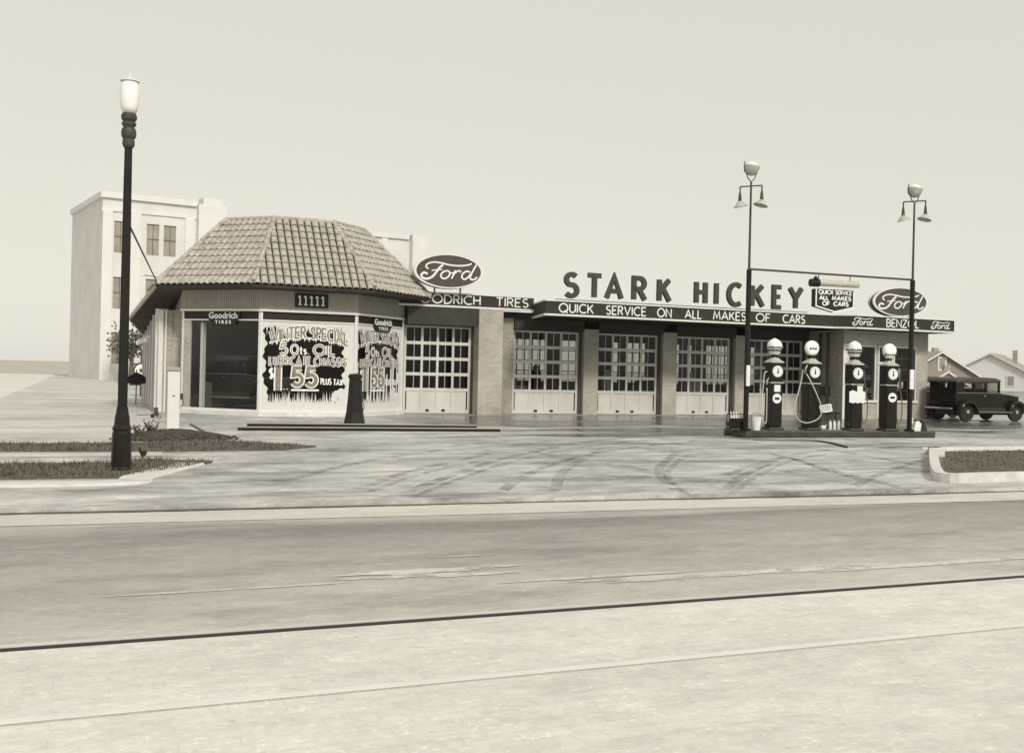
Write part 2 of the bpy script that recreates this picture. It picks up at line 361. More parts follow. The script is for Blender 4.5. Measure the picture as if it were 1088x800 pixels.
def ribbon(mb, pts, wd, put, y0, y1):
    """a stroke of width wd along pts (in 2D), put(a, b, depth) -> 3D; a real bar from depth y0 to y1"""
    closed = (abs(pts[0][0] - pts[-1][0]) + abs(pts[0][1] - pts[-1][1])) < 1e-5
    P = [Vector(p) for p in pts]
    Q = [P[0]]
    for p in P[1:]:
        if (p - Q[-1]).length > 1e-4: Q.append(p)
    P = Q[:-1] if closed and (Q[0] - Q[-1]).length < 1e-4 else Q
    n = len(P)
    if n < 2: return
    Lf, Rt = [], []
    for k in range(n):
        d1 = (P[k] - P[k - 1]).normalized() if (k > 0 or closed) else (P[1] - P[0]).normalized()
        d2 = (P[(k + 1) % n] - P[k]).normalized() if (k < n - 1 or closed) else d1
        n1 = Vector((-d1.y, d1.x)); n2 = Vector((-d2.y, d2.x)); m = n1 + n2
        if m.length < 1e-3: m = n1
        m.normalize(); l = min(1.9, 1 / max(0.35, m.dot(n1))) * wd / 2
        Lf.append(P[k] + m * l); Rt.append(P[k] - m * l)
    idx = []
    for k in range(n):
        idx.append([mb.p(put(Lf[k].x, Lf[k].y, y0)), mb.p(put(Rt[k].x, Rt[k].y, y0)), mb.p(put(Lf[k].x, Lf[k].y, y1)), mb.p(put(Rt[k].x, Rt[k].y, y1))])
    for k in range(n if closed else n - 1):
        a = idx[k]; b = idx[(k + 1) % n]
        mb.f += [[a[0], a[1], b[1], b[0]], [a[2], b[2], b[3], a[3]], [a[0], b[0], b[2], a[2]], [a[1], a[3], b[3], b[1]]]
    if not closed:
        a = idx[0]; mb.f.append([a[0], a[2], a[3], a[1]]); a = idx[-1]; mb.f.append([a[0], a[1], a[3], a[2]])
def text_width(t, gap=.22): return sum(G[c][0] + gap for c in t) - gap
def text(mb, t, a0, a1, z0, h, wd, put, d0=0.0, d1=0.012, gap=.22, base=None, slope=None):
    """write t between a0 and a1, letters h tall; base(a) -> height of the base line; front of the letters at depth d1"""
    sx = (a1 - a0) / text_width(t, gap); x = a0; e = 0
    for c in t:
        gw, strokes = G[c]
        mid = x + gw * sx / 2; zb = z0 if base is None else base(mid)
        sl = 0 if slope is None else slope(mid)
        for st in strokes:
            e += 1
            ribbon(mb, [(x + p[0] * sx, zb + p[1] * h + (x + p[0] * sx - mid) * sl) for p in st], wd, put, d0, d1 + e % 5 * 0.0006)
        x += (gw + gap) * sx
def catmull(pts, n=6):
    P = [Vector(p) for p in pts]; P = [P[0] * 2 - P[1]] + P + [P[-1] * 2 - P[-2]]; o = []
    for k in range(1, len(P) - 2):
        for j in range(n):
            t = j / n; a, b, c, d = P[k - 1:k + 3]
            q = 0.5 * ((2 * b) + (c - a) * t + (2 * a - 5 * b + 4 * c - d) * t * t + (3 * b - a - 3 * c + d) * t ** 3); o.append((q.x, q.y))
    o.append(tuple(P[-2])); return o
SCRIPT = [
 (.085, catmull([(.30, .58), (.20, .70), (.27, .86), (.50, .96), (.80, .93), (1.15, .84), (1.55, .83), (1.85, .90), (1.98, .98)])),
 (.115, catmull([(.86, .84), (.72, .66), (.60, .42), (.45, .16), (.25, .03), (.08, .08), (.03, .24), (.13, .36), (.27, .30)])),
 (.065, catmull([(.42, .50), (.60, .54), (.82, .58)])),
 (.090, catmull([(1.02, .52), (.88, .46), (.78, .26), (.84, .10), (.98, .10), (1.10, .26), (1.12, .44), (1.02, .52), (.98, .50)])),
 (.060, catmull([(1.10, .44), (1.22, .40), (1.32, .48)])),
 (.090, catmull([(1.34, .56), (1.28, .36), (1.20, .10)])),
 (.080, catmull([(1.25, .28), (1.36, .46), (1.50, .56), (1.56, .46)])),
 (.090, catmull([(1.92, .50), (1.78, .54), (1.64, .40), (1.60, .20), (1.70, .09), (1.84, .20), (1.94, .40)])),
 (.090, catmull([(2.16, .92), (2.06, .66), (1.94, .30), (1.95, .11), (2.08, .10), (2.20, .24)])),
]
def script(mb, a0, z0, wdt, h, put, d0, d1, bold=1.0):
    for k, (sw, pts) in enumerate(SCRIPT):
        ribbon(mb, [(a0 + p[0] / 2.2 * wdt, z0 + p[1] * h) for p in pts], sw * h * bold, put, d0, d1 + k * 0.0007)
def font_text(name, body, m, parent, loc, size, rotm, offset=0.012, sx=1.0, depth=0.006):
    cu = bpy.data.curves.new(name, 'FONT'); cu.body = body; cu.size = size; cu.align_x = 'CENTER'; cu.offset = offset * size; cu.extrude = depth; cu.resolution_u = 3
    t = bpy.data.objects.new(name, cu); col.objects.link(t)
    dg = bpy.context.evaluated_depsgraph_get(); me = bpy.data.meshes.new_from_object(t.evaluated_get(dg))
    bpy.data.objects.remove(t); me.name = name
    me.transform(Matrix.Translation(loc) @ rotm @ Matrix.Diagonal((sx, 1, 1, 1))); me.materials.clear(); me.materials.append(m)
    o = bpy.data.objects.new(name, me); col.objects.link(o); o.parent = parent; return o
ROTX = Matrix.Rotation(R(90), 4, 'X')

# ================================================================ GROUND
def poly_sheet(pts, z, thick=0.0):
    mb = MB()
    if thick: mb.prism(pts, z - thick, z)
    else: mb.face([(a, b, z) for a, b in pts])
    return mb
def kv(u): return 12.78 - 0.055 * (u - 0.4) if u < 13 else 12.09     # where the forecourt meets the gutter
us = [-120, -60, -20, -6, 0, 4, 8, 13, 20, 40, 90, 160]
struct('ground', poly_sheet([(-900, -900), (900, -900), (900, 1500), (-900, 1500)], -0.12), M['land'])
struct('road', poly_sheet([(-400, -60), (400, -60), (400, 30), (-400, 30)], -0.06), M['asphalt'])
struct('gutter', poly_sheet([(u, kv(u) - 0.95) for u in us] + [(u, kv(u) + 0.02) for u in us[::-1]], -0.055), M['gutter'])
struct('forecourt', poly_sheet([(u, kv(u)) for u in us] + [(160, 140), (-120, 140)], 0.0, 0.055), M['apron'])
mb = MB(); pr_ = None
rnd = random.Random(3)
wj = .12
for k in range(360):                                                   # dark, broken joint along the lip
    u = -8 + k * 0.08
    wj = min(.19, max(.05, wj + rnd.uniform(-.02, .02)))
    mb.face([(u, kv(u) - 0.004 - wj * 0.7, -0.048), (u + 0.08, kv(u + .08) - 0.004 - wj * 0.7, -0.048), (u + 0.08, kv(u + .08) - .002, -0.046), (u, kv(u) - .002, -0.046)])
struct('kerb_joint', mb, M['kerbdark'])
# street car tracks
def rv(u, base): return base + 0.012 * max(0, 6 - u) ** 1.35 * 0.35
tr = MB()
uu = [-60, -30, -12, -6, -3, 0, 1, 2, 3, 4, 5, 6, 7, 9, 12, 20, 40, 90]
struct('track_paving', poly_sheet([(u, 3.9) for u in uu] + [(u, rv(u, 6.78) + .02) for u in uu[::-1]], -0.052), M['track'])
struct('far_lane_paving', poly_sheet([(-60, -20), (90, -20), (90, 3.9), (-60, 3.9)], -0.050), M['track'])
for i, (bs, lab) in enumerate(((6.78, 'street car rail with a dark open groove, farther from the camera'), (5.36, 'faint worn street car rail in pale paving, nearest the camera'))):
    head, groove = MB(), MB()
    for a, b in zip(uu, uu[1:]):
        for m_, o0, o1, z in ((head, 0.0, 0.06, -0.040), (groove, -0.052 if i == 0 else -0.008, 0.0, -0.044)):
            va, vb = rv(a, bs), rv(b, bs)
            m_.prism([(a, va + o0), (b, vb + o0), (b, vb + o1), (a, va + o1)], z - 0.03, z)
    root = thing('tram_rail', lab, 'rail', 0, 0, 0, 0, 'street car rails in the road')
    mesh_obj('rail_head', head, M['railsteel'] if i == 0 else M['white'], root)
    mesh_obj('flangeway', groove, M['blackmat'] if i == 0 else M['siding'], root)
# pale worn patches in the lane
mb = MB(); rnd = random.Random(5)
def blot(mb, cu_, cv_, lu, lv, z):
    n = 26; pts = []
    for k in range(n):
        a = 2 * math.pi * k / n; rr = 0.7 + 0.5 * rnd.random()
        pts.append((cu_ + math.cos(a) * lu * rr, cv_ + math.sin(a) * lv * rr, z))
    mb.face(pts)
for px, py, lu, lv, in ((455, 606, .8, .10), (430, 612, .55, .06), (500, 610, .45, .05), (640, 612, .9, .05), (760, 610, 1.0, .09), (690, 613, .7, .06), (860, 604, .9, .09), (1000, 598, 1.1, .09), (930, 603, .6, .05), (500, 590, .35, .03), (240, 626, 1.0, .03)):
    u, v = gp(px, py, -0.055); blot(mb, u, v, lu, lv, -0.0555 + 0.0004 * rnd.random())
WP = M['gutter'].copy(); WP.name = 'worn_patches'; n = WP.node_tree; b = n.nodes['Principled BSDF']
g = n.nodes.new('ShaderNodeNewGeometry'); nz = n.nodes.new('ShaderNodeTexNoise'); nz.inputs['Scale'].default_value = 2.6; nz.inputs['Detail'].default_value = 9; nz.inputs['Roughness'].default_value = 0.8
mr = n.nodes.new('ShaderNodeMapRange'); mr.inputs['From Min'].default_value = 0.34; mr.inputs['From Max'].default_value = 0.50; mr.inputs['To Min'].default_value = 0.0; mr.inputs['To Max'].default_value = 1.0
n.links.new(g.outputs['Position'], nz.inputs['Vector']); n.links.new(nz.outputs['Fac'], mr.inputs['Value']); n.links.new(mr.outputs[0], b.inputs['Alpha'])
o = struct('worn_road_patches', mb, WP)
# tyre marks on the forecourt
TM = bpy.data.materials.new('tyre_marks'); TM.use_nodes = True; n = TM.node_tree; b = n.nodes['Principled BSDF']
b.inputs['Base Color'].default_value = sep(0.10); b.inputs['Roughness'].default_value = 0.6
g = n.nodes.new('ShaderNodeNewGeometry'); nz = n.nodes.new('ShaderNodeTexNoise'); nz.inputs['Scale'].default_value = 2.2; nz.inputs['Detail'].default_value = 8; nz.inputs['Roughness'].default_value = 0.75
mr = n.nodes.new('ShaderNodeMapRange'); mr.inputs['From Min'].default_value = 0.42; mr.inputs['From Max'].default_value = 0.72; mr.inputs['To Min'].default_value = 0.0; mr.inputs['To Max'].default_value = 0.62
L2 = n.links.new; L2(g.outputs['Position'], nz.inputs['Vector']); L2(nz.outputs['Fac'], mr.inputs['Value']); L2(mr.outputs[0], b.inputs['Alpha'])
mb = MB(); zt = 0.004
def mark(pts, wd, z):
    P = catmull([gp(*p) for p in pts], 8)
    for (a, b_) in zip(P, P[1:]):
        d = (Vector(b_) - Vector(a)).normalized(); nn = Vector((-d.y, d.x)) * wd / 2
        mb.face([(a[0] - nn.x, a[1] - nn.y, z), (a[0] + nn.x, a[1] + nn.y, z), (b_[0] + nn.x, b_[1] + nn.y, z), (b_[0] - nn.x, b_[1] - nn.y, z)])
marks = [[(430, 524), (480, 505), (540, 486), (620, 470), (700, 462)], [(530, 524), (570, 500), (640, 480), (740, 468)], [(770, 520), (800, 500), (850, 482), (950, 470)],
         [(900, 520), (940, 502), (990, 486)], [(770, 505), (830, 486), (880, 500), (960, 518)], [(700, 480), (780, 476), (860, 492), (930, 516)],
         [(380, 520), (440, 500), (520, 482)], [(590, 522), (600, 500), (640, 476)], [(480, 474), (560, 468), (650, 472), (740, 484)], [(1000, 500), (940, 488), (860, 476), (780, 470)],
         [(560, 478), (600, 486), (690, 500)], [(300, 512), (380, 492), (470, 478)], [(720, 522), (700, 500), (720, 480)], [(840, 468), (900, 472), (990, 480)]]
for i, mk in enumerate(marks):
    mark(mk, 0.17, zt + i * 0.0006)
    if i % 2 == 0: mark([(x + 9, y + 3.5) for x, y in mk], 0.12, zt + 0.0003 + i * 0.0006)
struct('tyre_marks', mb, TM)
# long dark hose-like crack trailing from the island
mb = MB(); mb2 = [(800, 468.5), (860, 469), (880, 471), (900, 476)]
P = catmull([gp(*p) for p in mb2], 8)
mb.tube([(a, b_, 0.022) for a, b_ in P], [0.010 + 0.022 * k / len(P) for k in range(len(P))], 6)
o = mesh_obj('hose', mb, M['hosedark']); o.rotation_euler = (0, 0, TH); tag(o, 'dark limp hose lying on the forecourt in front of the pump island', 'hose')
# sidewalk beside the left wall, side street
struct('sidewalk', poly_sheet([(-3.2, 19.5), (1.2, 19.5), (1.9, 37.0), (1.9, 120), (-3.2, 120)], 0.006), M['walk'])
struct('side_street', poly_sheet([(-16, 17.5), (-3.2, 17.5), (-3.2, 130), (-16, 130)], 0.006), M['track'])

# grass verges
def grass(name, poly, lab, cnt, hmax, z0=0.02, slot=None):
    root_u = sum(p[0] for p in poly) / len(poly); root_v = sum(p[1] for p in poly) / len(poly)
    def inside(x, y):
        c = False; j = len(poly) - 1
        for i in range(len(poly)):
            xi, yi = poly[i]; xj, yj = poly[j]
            if (yi > y) != (yj > y) and x < (xj - xi) * (y - yi) / (yj - yi) + xi: c = not c
            j = i
        return c
    mb = MB(); rn = random.Random(cnt)
    x0, x1 = min(p[0] for p in poly), max(p[0] for p in poly); y0, y1 = min(p[1] for p in poly), max(p[1] for p in poly)
    k = 0
    while k < cnt:
        x = rn.uniform(x0, x1); y = rn.uniform(y0, y1)
        if not inside(x, y): continue
        if math.sin(x * 3.1 + y * 1.7) + math.sin(x * 7.3 - y * 4.1) < rn.uniform(-2.4, 0.6): k += 0.3; continue
        k += 1
        a = rn.uniform(0, 6.28); h = hmax * rn.uniform(0.3, 1) ** 1.4; wd = rn.uniform(0.004, 0.011); lx = math.cos(a) * h * 0.5; ly = math.sin(a) * h * 0.5
        mb.face([(x - wd * math.sin(a), y + wd * math.cos(a), z0), (x + wd * math.sin(a), y - wd * math.cos(a), z0), (x + lx, y + ly, z0 + h)])
    o = mesh_obj(name, mb, M['grass']); o.rotation_euler = (0, 0, TH); tag(o, lab, 'grass', kind='stuff')
    return o
verge1 = [(-4.5, 22.6), gp(131, 472), gp(215, 469), gp(270, 471), gp(336, 475), gp(300, 478.5), gp(131, 480.5), (-4.5, 20.8)]
verge2 = [(-4.5, 18.2), gp(131, 493), gp(150, 489), gp(226, 491.5), gp(200, 498), gp(131, 508), (-4.5, 16.0)]
verge3 = [gp(1004, 486), (30, 17.6), (30, 13.35), gp(1004, 509)]
for i, vg in enumerate((verge1, verge2, verge3)): struct('verge_soil', poly_sheet(vg, 0.03, 0.03) if i < 2 else poly_sheet(vg, 0.13, 0.14), M['turf'])
grass('grass', verge1, 'thin dry grass in the wedge behind the left sidewalk', 9000, 0.07, 0.03)
grass('grass', verge2, 'ragged grass along the left kerb beside the lamp post base', 9000, 0.08, 0.03)
grass('grass', verge3, 'short thick grass in the kerbed plot at the right edge', 14000, 0.05, 0.13)
# kerbs
def kerb(name, pts, wd, h, lab, closed=False):
    mb = MB(); P = catmull(pts, 6)
    n_ = len(P); rg = []
    for k in range(n_):
        d = (Vector(P[min(k + 1, n_ - 1)]) - Vector(P[max(k - 1, 0)])).normalized(); a = Vector(P[k]); b_ = a + Vector((-d.y, d.x)) * wd
        rg.append([mb.p((a.x, a.y, -.07)), mb.p((a.x, a.y, h - .02)), mb.p((a.x + (b_ - a).x * .08, a.y + (b_ - a).y * .08, h)), mb.p((b_.x, b_.y, h)), mb.p((b_.x, b_.y, -.07))])
    for a, b_ in zip(rg, rg[1:]):
        for j in range(4): mb.f.append([a[j], a[j + 1], b_[j + 1], b_[j]])
    o = mesh_obj(name, mb, M['kerb'], bevel=0); o.rotation_euler = (0, 0, TH); o['kind'] = 'structure'; o['label'] = lab; return o
kerb('kerb', [(-9.0, 15.5), (-5.5, 15.3), (-2.5, 15.05), gp(131, 516), gp(165, 508), gp(195, 500), gp(218, 494)], 0.42, 0.035, 'low pale kerb curving along the left verge')
kerb('kerb', [(30, 12.95), (18, 12.98), gp(1053, 511), gp(1012, 512.5), gp(1002, 508), gp(998, 497), gp(996.5, 487), gp(999, 482), (9.5 + 8, 17.9), (30, 17.9)], 0.17, 0.15, 'raised pale kerb round the right grass plot')

mb = MB(); P = [(p[0], p[1] - .172) for p in catmull([(30, 12.95), (18, 12.98), gp(1053, 511), gp(1012, 512.5)], 6)]; rn = random.Random(2)
for a, b_ in zip(P, P[1:]): mb.face([(a[0], a[1] - .012, -.05), (b_[0], b_[1] - .012, -.05), (b_[0], b_[1] - .012, .10 + rn.uniform(-.01, .01)), (a[0], a[1] - .012, .10 + rn.uniform(-.01, .01))])


# ================================================================ SERVICE STATION
ST = thing('service_station', 'long buff brick filling station with tiled showroom pavilion and five glazed garage doors', 'building', 16, 36.4)
OFF = (16, 36.4, 0)
def B(): return MB(OFF)
def part(name, mb, m, parent=ST, **k): return mesh_obj(name, mb, m, parent, **k)
UC, VC = 6.35, 37.7
def octa(s):
    a = s * 1.20711; h = s / 2
    return [(UC - a, VC + h), (UC - a, VC - h), (UC - h, VC - a), (UC + h, VC - a), (UC + a, VC - h), (UC + a, VC + h)]
WALL = octa(3.0); EAVE = octa(3.7); TOP = octa(1.9); ZE, ZTOP = 4.05, 6.30
def frame(p0, p1):                                                    # local axes: x along the face, y OUTWARD is -y, z up
    p0 = Vector((*p0, 0)); p1 = Vector((*p1, 0)); t = (p1 - p0).normalized(); nin = Vector((0, 0, 1)).cross(t)
    return Matrix(((t.x, nin.x, 0, p0.x), (t.y, nin.y, 0, p0.y), (0, 0, 1, 0), (0, 0, 0, 1)))
# --- garage: front wall with piers
DOORS = []   # (u0, u1, v of the door, top)
DOORS.append((10.06, 12.52, 36.45, 3.10))
UP = uv_on(533.5, 400, 35.75)[0]
for a, b_ in ((544, 614), (633, 698), (716, 775), (793, 852)):
    DOORS.append((uv_on(a, 441, 36.5)[0], uv_on(b_, 441, 36.5)[0], 36.62, 3.08))
wl = B()
wl.box(12.58, UP, 35.75, 36.9, 0, 3.75); part('brick_pier', wl, M['brick'])
wl = B(); wl.box(9.90, 10.015, 36.25, 36.9, 0, 3.75); part('brick_pier', wl, M['brick'])
wl = B(); wl.box(10.018, 12.578, 35.85, 36.9, 3.12, 3.75); part('door_header', wl, M['header'])
prev = UP + .002
for (a, b_, v, t) in DOORS[1:]:
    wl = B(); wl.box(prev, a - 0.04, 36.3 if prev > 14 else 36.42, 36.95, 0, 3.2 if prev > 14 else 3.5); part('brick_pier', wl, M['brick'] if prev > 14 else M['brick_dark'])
    wl = B(); wl.box(a - 0.038, b_ + 0.10, 36.3, 36.95, t + 0.03, 3.5); part('door_header', wl, M['header']); prev = b_ + 0.102
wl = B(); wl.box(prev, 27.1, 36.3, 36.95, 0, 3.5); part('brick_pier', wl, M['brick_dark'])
# lower rear wall windows make the bright patches seen through the doors
rw = B(); vb = 45.7
wins = [(15.0 + k * 2.6, 16.9 + k * 2.6) for k in range(8)]
rw.box(2.3, 36, vb, vb + 0.3, 0, 1.15); rw.box(2.3, 36, vb, vb + 0.3, 3.05, 3.9)
x = 2.3
for a, b_ in wins: rw.box(x, a, vb, vb + 0.3, 1.152, 3.048); x = b_
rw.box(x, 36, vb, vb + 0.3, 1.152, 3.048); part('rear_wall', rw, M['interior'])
mb = B()
for a, b_ in wins:
    for k in range(1, 5): mb.box(a + (b_ - a) * k / 5 - .02, a + (b_ - a) * k / 5 + .02, vb + .1, vb + .16, 1.15, 3.05)
    for k in range(1, 4): mb.box(a, b_, vb + .105, vb + .155, 1.15 + k * .475 - .02, 1.15 + k * .475 + .02)
part('rear_window_bars', mb, M['iron'])
mb = B(); mb.face([(15, vb + .13, 1.15), (36, vb + .13, 1.15), (36, vb + .13, 3.05), (15, vb + .13, 3.05)]); part('rear_pane', mb, M['rearglass'])
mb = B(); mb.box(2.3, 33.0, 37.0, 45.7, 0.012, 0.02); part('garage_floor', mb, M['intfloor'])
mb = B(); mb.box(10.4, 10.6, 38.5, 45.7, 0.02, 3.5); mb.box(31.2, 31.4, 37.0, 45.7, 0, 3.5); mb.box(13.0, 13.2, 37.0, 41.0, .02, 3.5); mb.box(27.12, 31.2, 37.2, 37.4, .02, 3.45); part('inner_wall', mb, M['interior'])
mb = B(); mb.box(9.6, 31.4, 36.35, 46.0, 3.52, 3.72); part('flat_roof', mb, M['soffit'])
mb = B()
for u in (17.4, 20.6, 23.6, 26.6):
    mb.box(u, u + .25, 40.5, 40.75, .02, 3.5); mb.box(u, u + .18, 37.0, 45.6, 3.3, 3.5)
part('inner_posts', mb, M['interior'])
rn = random.Random(9)
for k in range(9):
    mb = B(); u_ = 15.2 + k * 1.35 + rn.uniform(-.3, .3); v_ = 38.2 + rn.uniform(0, 2.5); hh = rn.uniform(.9, 1.7); mb.box(u_, u_ + rn.uniform(.25, .7), v_, v_ + .4, .03, hh); mb.lathe([(.12, hh), (.14, hh + .12), (.05, hh + .26)], (u_ + .15, v_ + .2, 0), 10)
    part('shop_cabinet', mb, M['interior'] if k % 3 else M['cloth'])
# --- five sectional doors
def garage_door(u0, u1, v, top):
    fr = B(); W_ = u1 - u0; y0, y1 = v - 0.03, v + 0.03
    zs = [0.03, 0.86] + [0.86 + (top - 0.06 - 0.86) * k / 4 for k in range(1, 5)]
    fr.box(u0, u0 + .09, y0, y1, .03, top); fr.box(u1 - .09, u1, y0, y1, .03, top); fr.box(u0 + .09, u1 - .09, y0, y1, top - .07, top)
    for k in range(1, 5):
        z = zs[k]; fr.box(u0 + .09, u1 - .09, y0, y1, z - .055, z + .055)
    fr.box(u0 + .09, u1 - .09, y0, y1, .03, .15)
    for j in range(1, 4):
        a = u0 + .09 + (W_ - .18) * j / 4; fr.box(a - .042, a + .042, y0 + .004, y1 - .004, .15, top - .07)
    d = part('garage_door', fr, M['door_white'])
    mu = B()
    for j in range(4):
        a = u0 + .09 + (W_ - .18) * (j + .5) / 4
        for k in range(1, 5): mu.box(a - .009, a + .009, y0 + .012, y1 - .012, zs[k] + .055, (zs[k + 1] if k < 4 else top) - .055)
    mesh_obj('muntins', mu, M['door_white'], d)
    pn = B()
    for j in range(4):
        a = u0 + .09 + (W_ - .18) * j / 4; pn.box(a + .045, a + (W_ - .18) / 4 - .045, v - .008, v + .008, .15, zs[1] - .055)
    mesh_obj('solid_panel', pn, M['door_white'], d)
    gl = B(); gl.face([(u0 + .05, v, .8), (u1 - .05, v, .8), (u1 - .05, v, top - .03), (u0 + .05, v, top - .03)]); mesh_obj('pane', gl, M['glass'], d)
    for f in (.36, .60):
        h = B(); a = u0 + W_ * f; h.box(a - .06, a + .06, y0 - .03, y0 - .002, .10, .17); mesh_obj('handle', h, M['black'], d)
for D in DOORS: garage_door(*D)
JM = mat('dark_jamb', 0.06, 0.7, var=.2, scale=4)  # one near-black tone for every door jamb
for (a, b_, v, t) in DOORS:
    mb = B(); mb.box(a - .036, a - .002, v - .06, v + .05, 0.02, t + .02); part('door_jamb', mb, JM)
    mb = B(); mb.box(b_ + .002, b_ + .06, v - .14, v + .05, 0.02, t + .02); part('door_jamb', mb, JM)
mb = B(); mb.box(10.0, 13.85, 35.9, 36.9, -.05, .018); mb.box(13.85, 27.1, 36.25, 36.9, -.05, .02); part('threshold', mb, mat('threshold_concrete', .28, .6, var=.3, scale=3))
# --- office at the right end
of = B(); v0 = 34.1
A0, A1 = 27.15, 31.4
w1, w2, dr = (27.45, 28.72), (29.72, 30.78), (28.92, 29.55)
ow = B()
ow.box(A0, A1, v0, v0 + .3, 2.92, 3.5); ow.box(A0, w1[0] - .06, v0, v0 + .3, 0, 2.918); ow.box(w1[0] - .058, w1[1] + .06, v0, v0 + .3, 0, .72)
ow.box(w1[1] + .062, dr[0] - .05, v0, v0 + .3, 0, 2.918); ow.box(dr[1] + .05, w2[0] - .06, v0, v0 + .3, 0, 2.918); ow.box(w2[0] - .058, w2[1] + .06, v0, v0 + .3, 0, .72)
ow.box(w2[1] + .062, A1, v0, v0 + .3, 0, 2.918)
ow.box(A1 - .3, A1, v0 + .302, 46.0, 0, 3.5)
part('office_wall', ow, M['brick'])
sw = B(); sw.box(A0 + .0, A0 + .3, v0 + .302, 36.3, 0, 3.5); part('office_side_wall', sw, M['brick_dark'])  # shade of the left-facing wall comes from the darker brick colour
qn = B(); qn.box(A0 - .03, A0 + .17, v0 - .03, v0 - .002, 0, 2.95); part('corner_trim', qn, M['white'])
for (a, b_), kind in ((w1, 0), (w2, 1)):
    f = B(); f.box(a - .058, a, v0 + .02, v0 + .12, .722, 2.918); f.box(b_, b_ + .058, v0 + .02, v0 + .12, .722, 2.918); f.box(a, b_, v0 + .02, v0 + .12, 2.86, 2.918); f.box(a - .1, b_ + .1, v0 - .06, v0 - .002, .66, .75)
    wn = part('window', f, M['white'])
    if kind:
        g2 = B()
        for k in range(1, 3): g2.box(a + (b_ - a) * k / 3 - .015, a + (b_ - a) * k / 3 + .015, v0 + .05, v0 + .09, .722, 2.86)
        for k in range(1, 5): g2.box(a, b_, v0 + .052, v0 + .088, .72 + k * .43 - .015, .72 + k * .43 + .015)
        mesh_obj('muntins', g2, M['iron'], wn)
    p_ = B(); p_.face([(a, v0 + .07, .72), (b_, v0 + .07, .72), (b_, v0 + .07, 2.86), (a, v0 + .07, 2.86)]); mesh_obj('pane', p_, M['glass'], wn)
f = B(); f.box(dr[0] - .05, dr[0], v0 - .01, v0 + .12, 0.02, 2.92); f.box(dr[1], dr[1] + .05, v0 - .01, v0 + .12, .02, 2.92); f.box(dr[0], dr[1], v0 - .01, v0 + .12, 2.2, 2.28); f.box(dr[0], dr[1], v0 - .01, v0 + .12, 2.86, 2.918)
df = part('office_door', f, M['white'])
f = B(); f.box(dr[0], dr[0] + .1, v0 + .03, v0 + .08, .02, 2.2); f.box(dr[1] - .1, dr[1], v0 + .03, v0 + .08, .02, 2.2); f.box(dr[0] + .1, dr[1] - .1, v0 + .03, v0 + .08, .02, .5); f.box(dr[0] + .1, dr[1] - .1, v0 + .03, v0 + .08, 2.08, 2.2); mesh_obj('door_leaf', f, M['black'], df)
f = B(); f.face([(dr[0], v0 + .05, .4), (dr[1], v0 + .05, .4), (dr[1], v0 + .05, 2.88), (dr[0], v0 + .05, 2.88)]); mesh_obj('pane', f, M['glass'], df)
f = B(); f.tube([(dr[1] - .06, v0 - .02, 1.0), (dr[1] - .06, v0 - .02, 1.2)], .015); mesh_obj('handle', f, M['chrome'], df)
# inside the office: counter, shelves and a window display
f = B(); f.box(27.5, 30.9, 36.6, 36.9, .02, 3.0); 
for k in range(5): f.box(27.6, 31.0, 36.3, 36.6, .5 + k * .5, .54 + k * .5)
part('office_shelves', f, M['interior'])
rn = random.Random(4); f = B()
for k in range(46):
    a = rn.uniform(27.7, 30.8); z = .54 + .5 * rn.randrange(4); f.box(a, a + rn.uniform(.06, .16), 36.35, 36.5, z, z + rn.uniform(.12, .3))
for (a, z, w_, h_) in ((28.0, .75, .35, .4), (28.45, .8, .2, .28), (29.9, .75, .3, .55), (30.2, 1.25, .3, .25), (27.9, 1.6, .42, .16), (29.95, 1.7, .45, .35)):
    f.box(a, a + w_, 34.5, 34.56, z, z + h_)
part('shelf_goods', f, M['cloth'])
# downpipes on the shaded side wall
for v_ in (35.0, 35.5):
    f = B(); f.tube([(A0 - .08, v_, .1), (A0 - .08, v_, 3.4)], .05, 8); part('downpipe', f, M['iron'])
f = B(); f.box(A0 - .20, A0 - .002, 34.9, 35.3, .9, 1.25); part('meter_box', f, M['iron'])
# bench
# --- canopy slabs
def slab(u0, u1, v0_, v1_, zb): 
    s_ = B(); s_.box(u0, u1, v0_, v1_, zb, zb + .18); return s_
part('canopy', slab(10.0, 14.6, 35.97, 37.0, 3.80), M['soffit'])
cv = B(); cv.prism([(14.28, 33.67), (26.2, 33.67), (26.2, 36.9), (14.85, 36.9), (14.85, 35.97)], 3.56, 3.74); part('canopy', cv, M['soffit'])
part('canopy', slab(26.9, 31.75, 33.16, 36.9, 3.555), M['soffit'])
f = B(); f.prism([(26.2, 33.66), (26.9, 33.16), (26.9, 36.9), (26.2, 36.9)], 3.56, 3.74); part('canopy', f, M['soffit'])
# --- fascia ribbons
FT = 0.06
def fascia(pts, zb, zt):
    a, t1, t2 = B(), B(), B()
    for p, q in zip(pts, pts[1:]):
        for mb_, z0, z1, pr0 in ((a, zb + .045, zt - .035, 0.0), (t1, zb - .02, zb + .045, .05), (t2, zt - .035, zt + .015, .035)):
            mb_.M = frame(p, q); l = (Vector(q) - Vector(p)).length; mb_.box(0, l, -pr0, FT, z0, z1)
    fa = part('fascia_board', a, M['fascia']); mesh_obj('lower_trim', t1, M['white'], fa); mesh_obj('upper_trim', t2, M['white'], fa); return fa
f1 = fascia([(9.4, 35.9), (14.70, 35.9)], 3.77, 4.25)
f2 = fascia([(14.787, 36.2), (14.2, 33.6), (26.2, 33.6), (26.9, 33.1), (31.8, 33.1), (31.8, 36.5)], 3.52, 4.03)
def put_u(vf): return lambda a, z, d: (a, vf - d, z)
VF = 35.9; z = 3.885; ua, ub = uv_on(459.5, 320, VF)[0], uv_on(510, 320, VF)[0]; k_ = (ub - ua) / text_width('ODRICH')
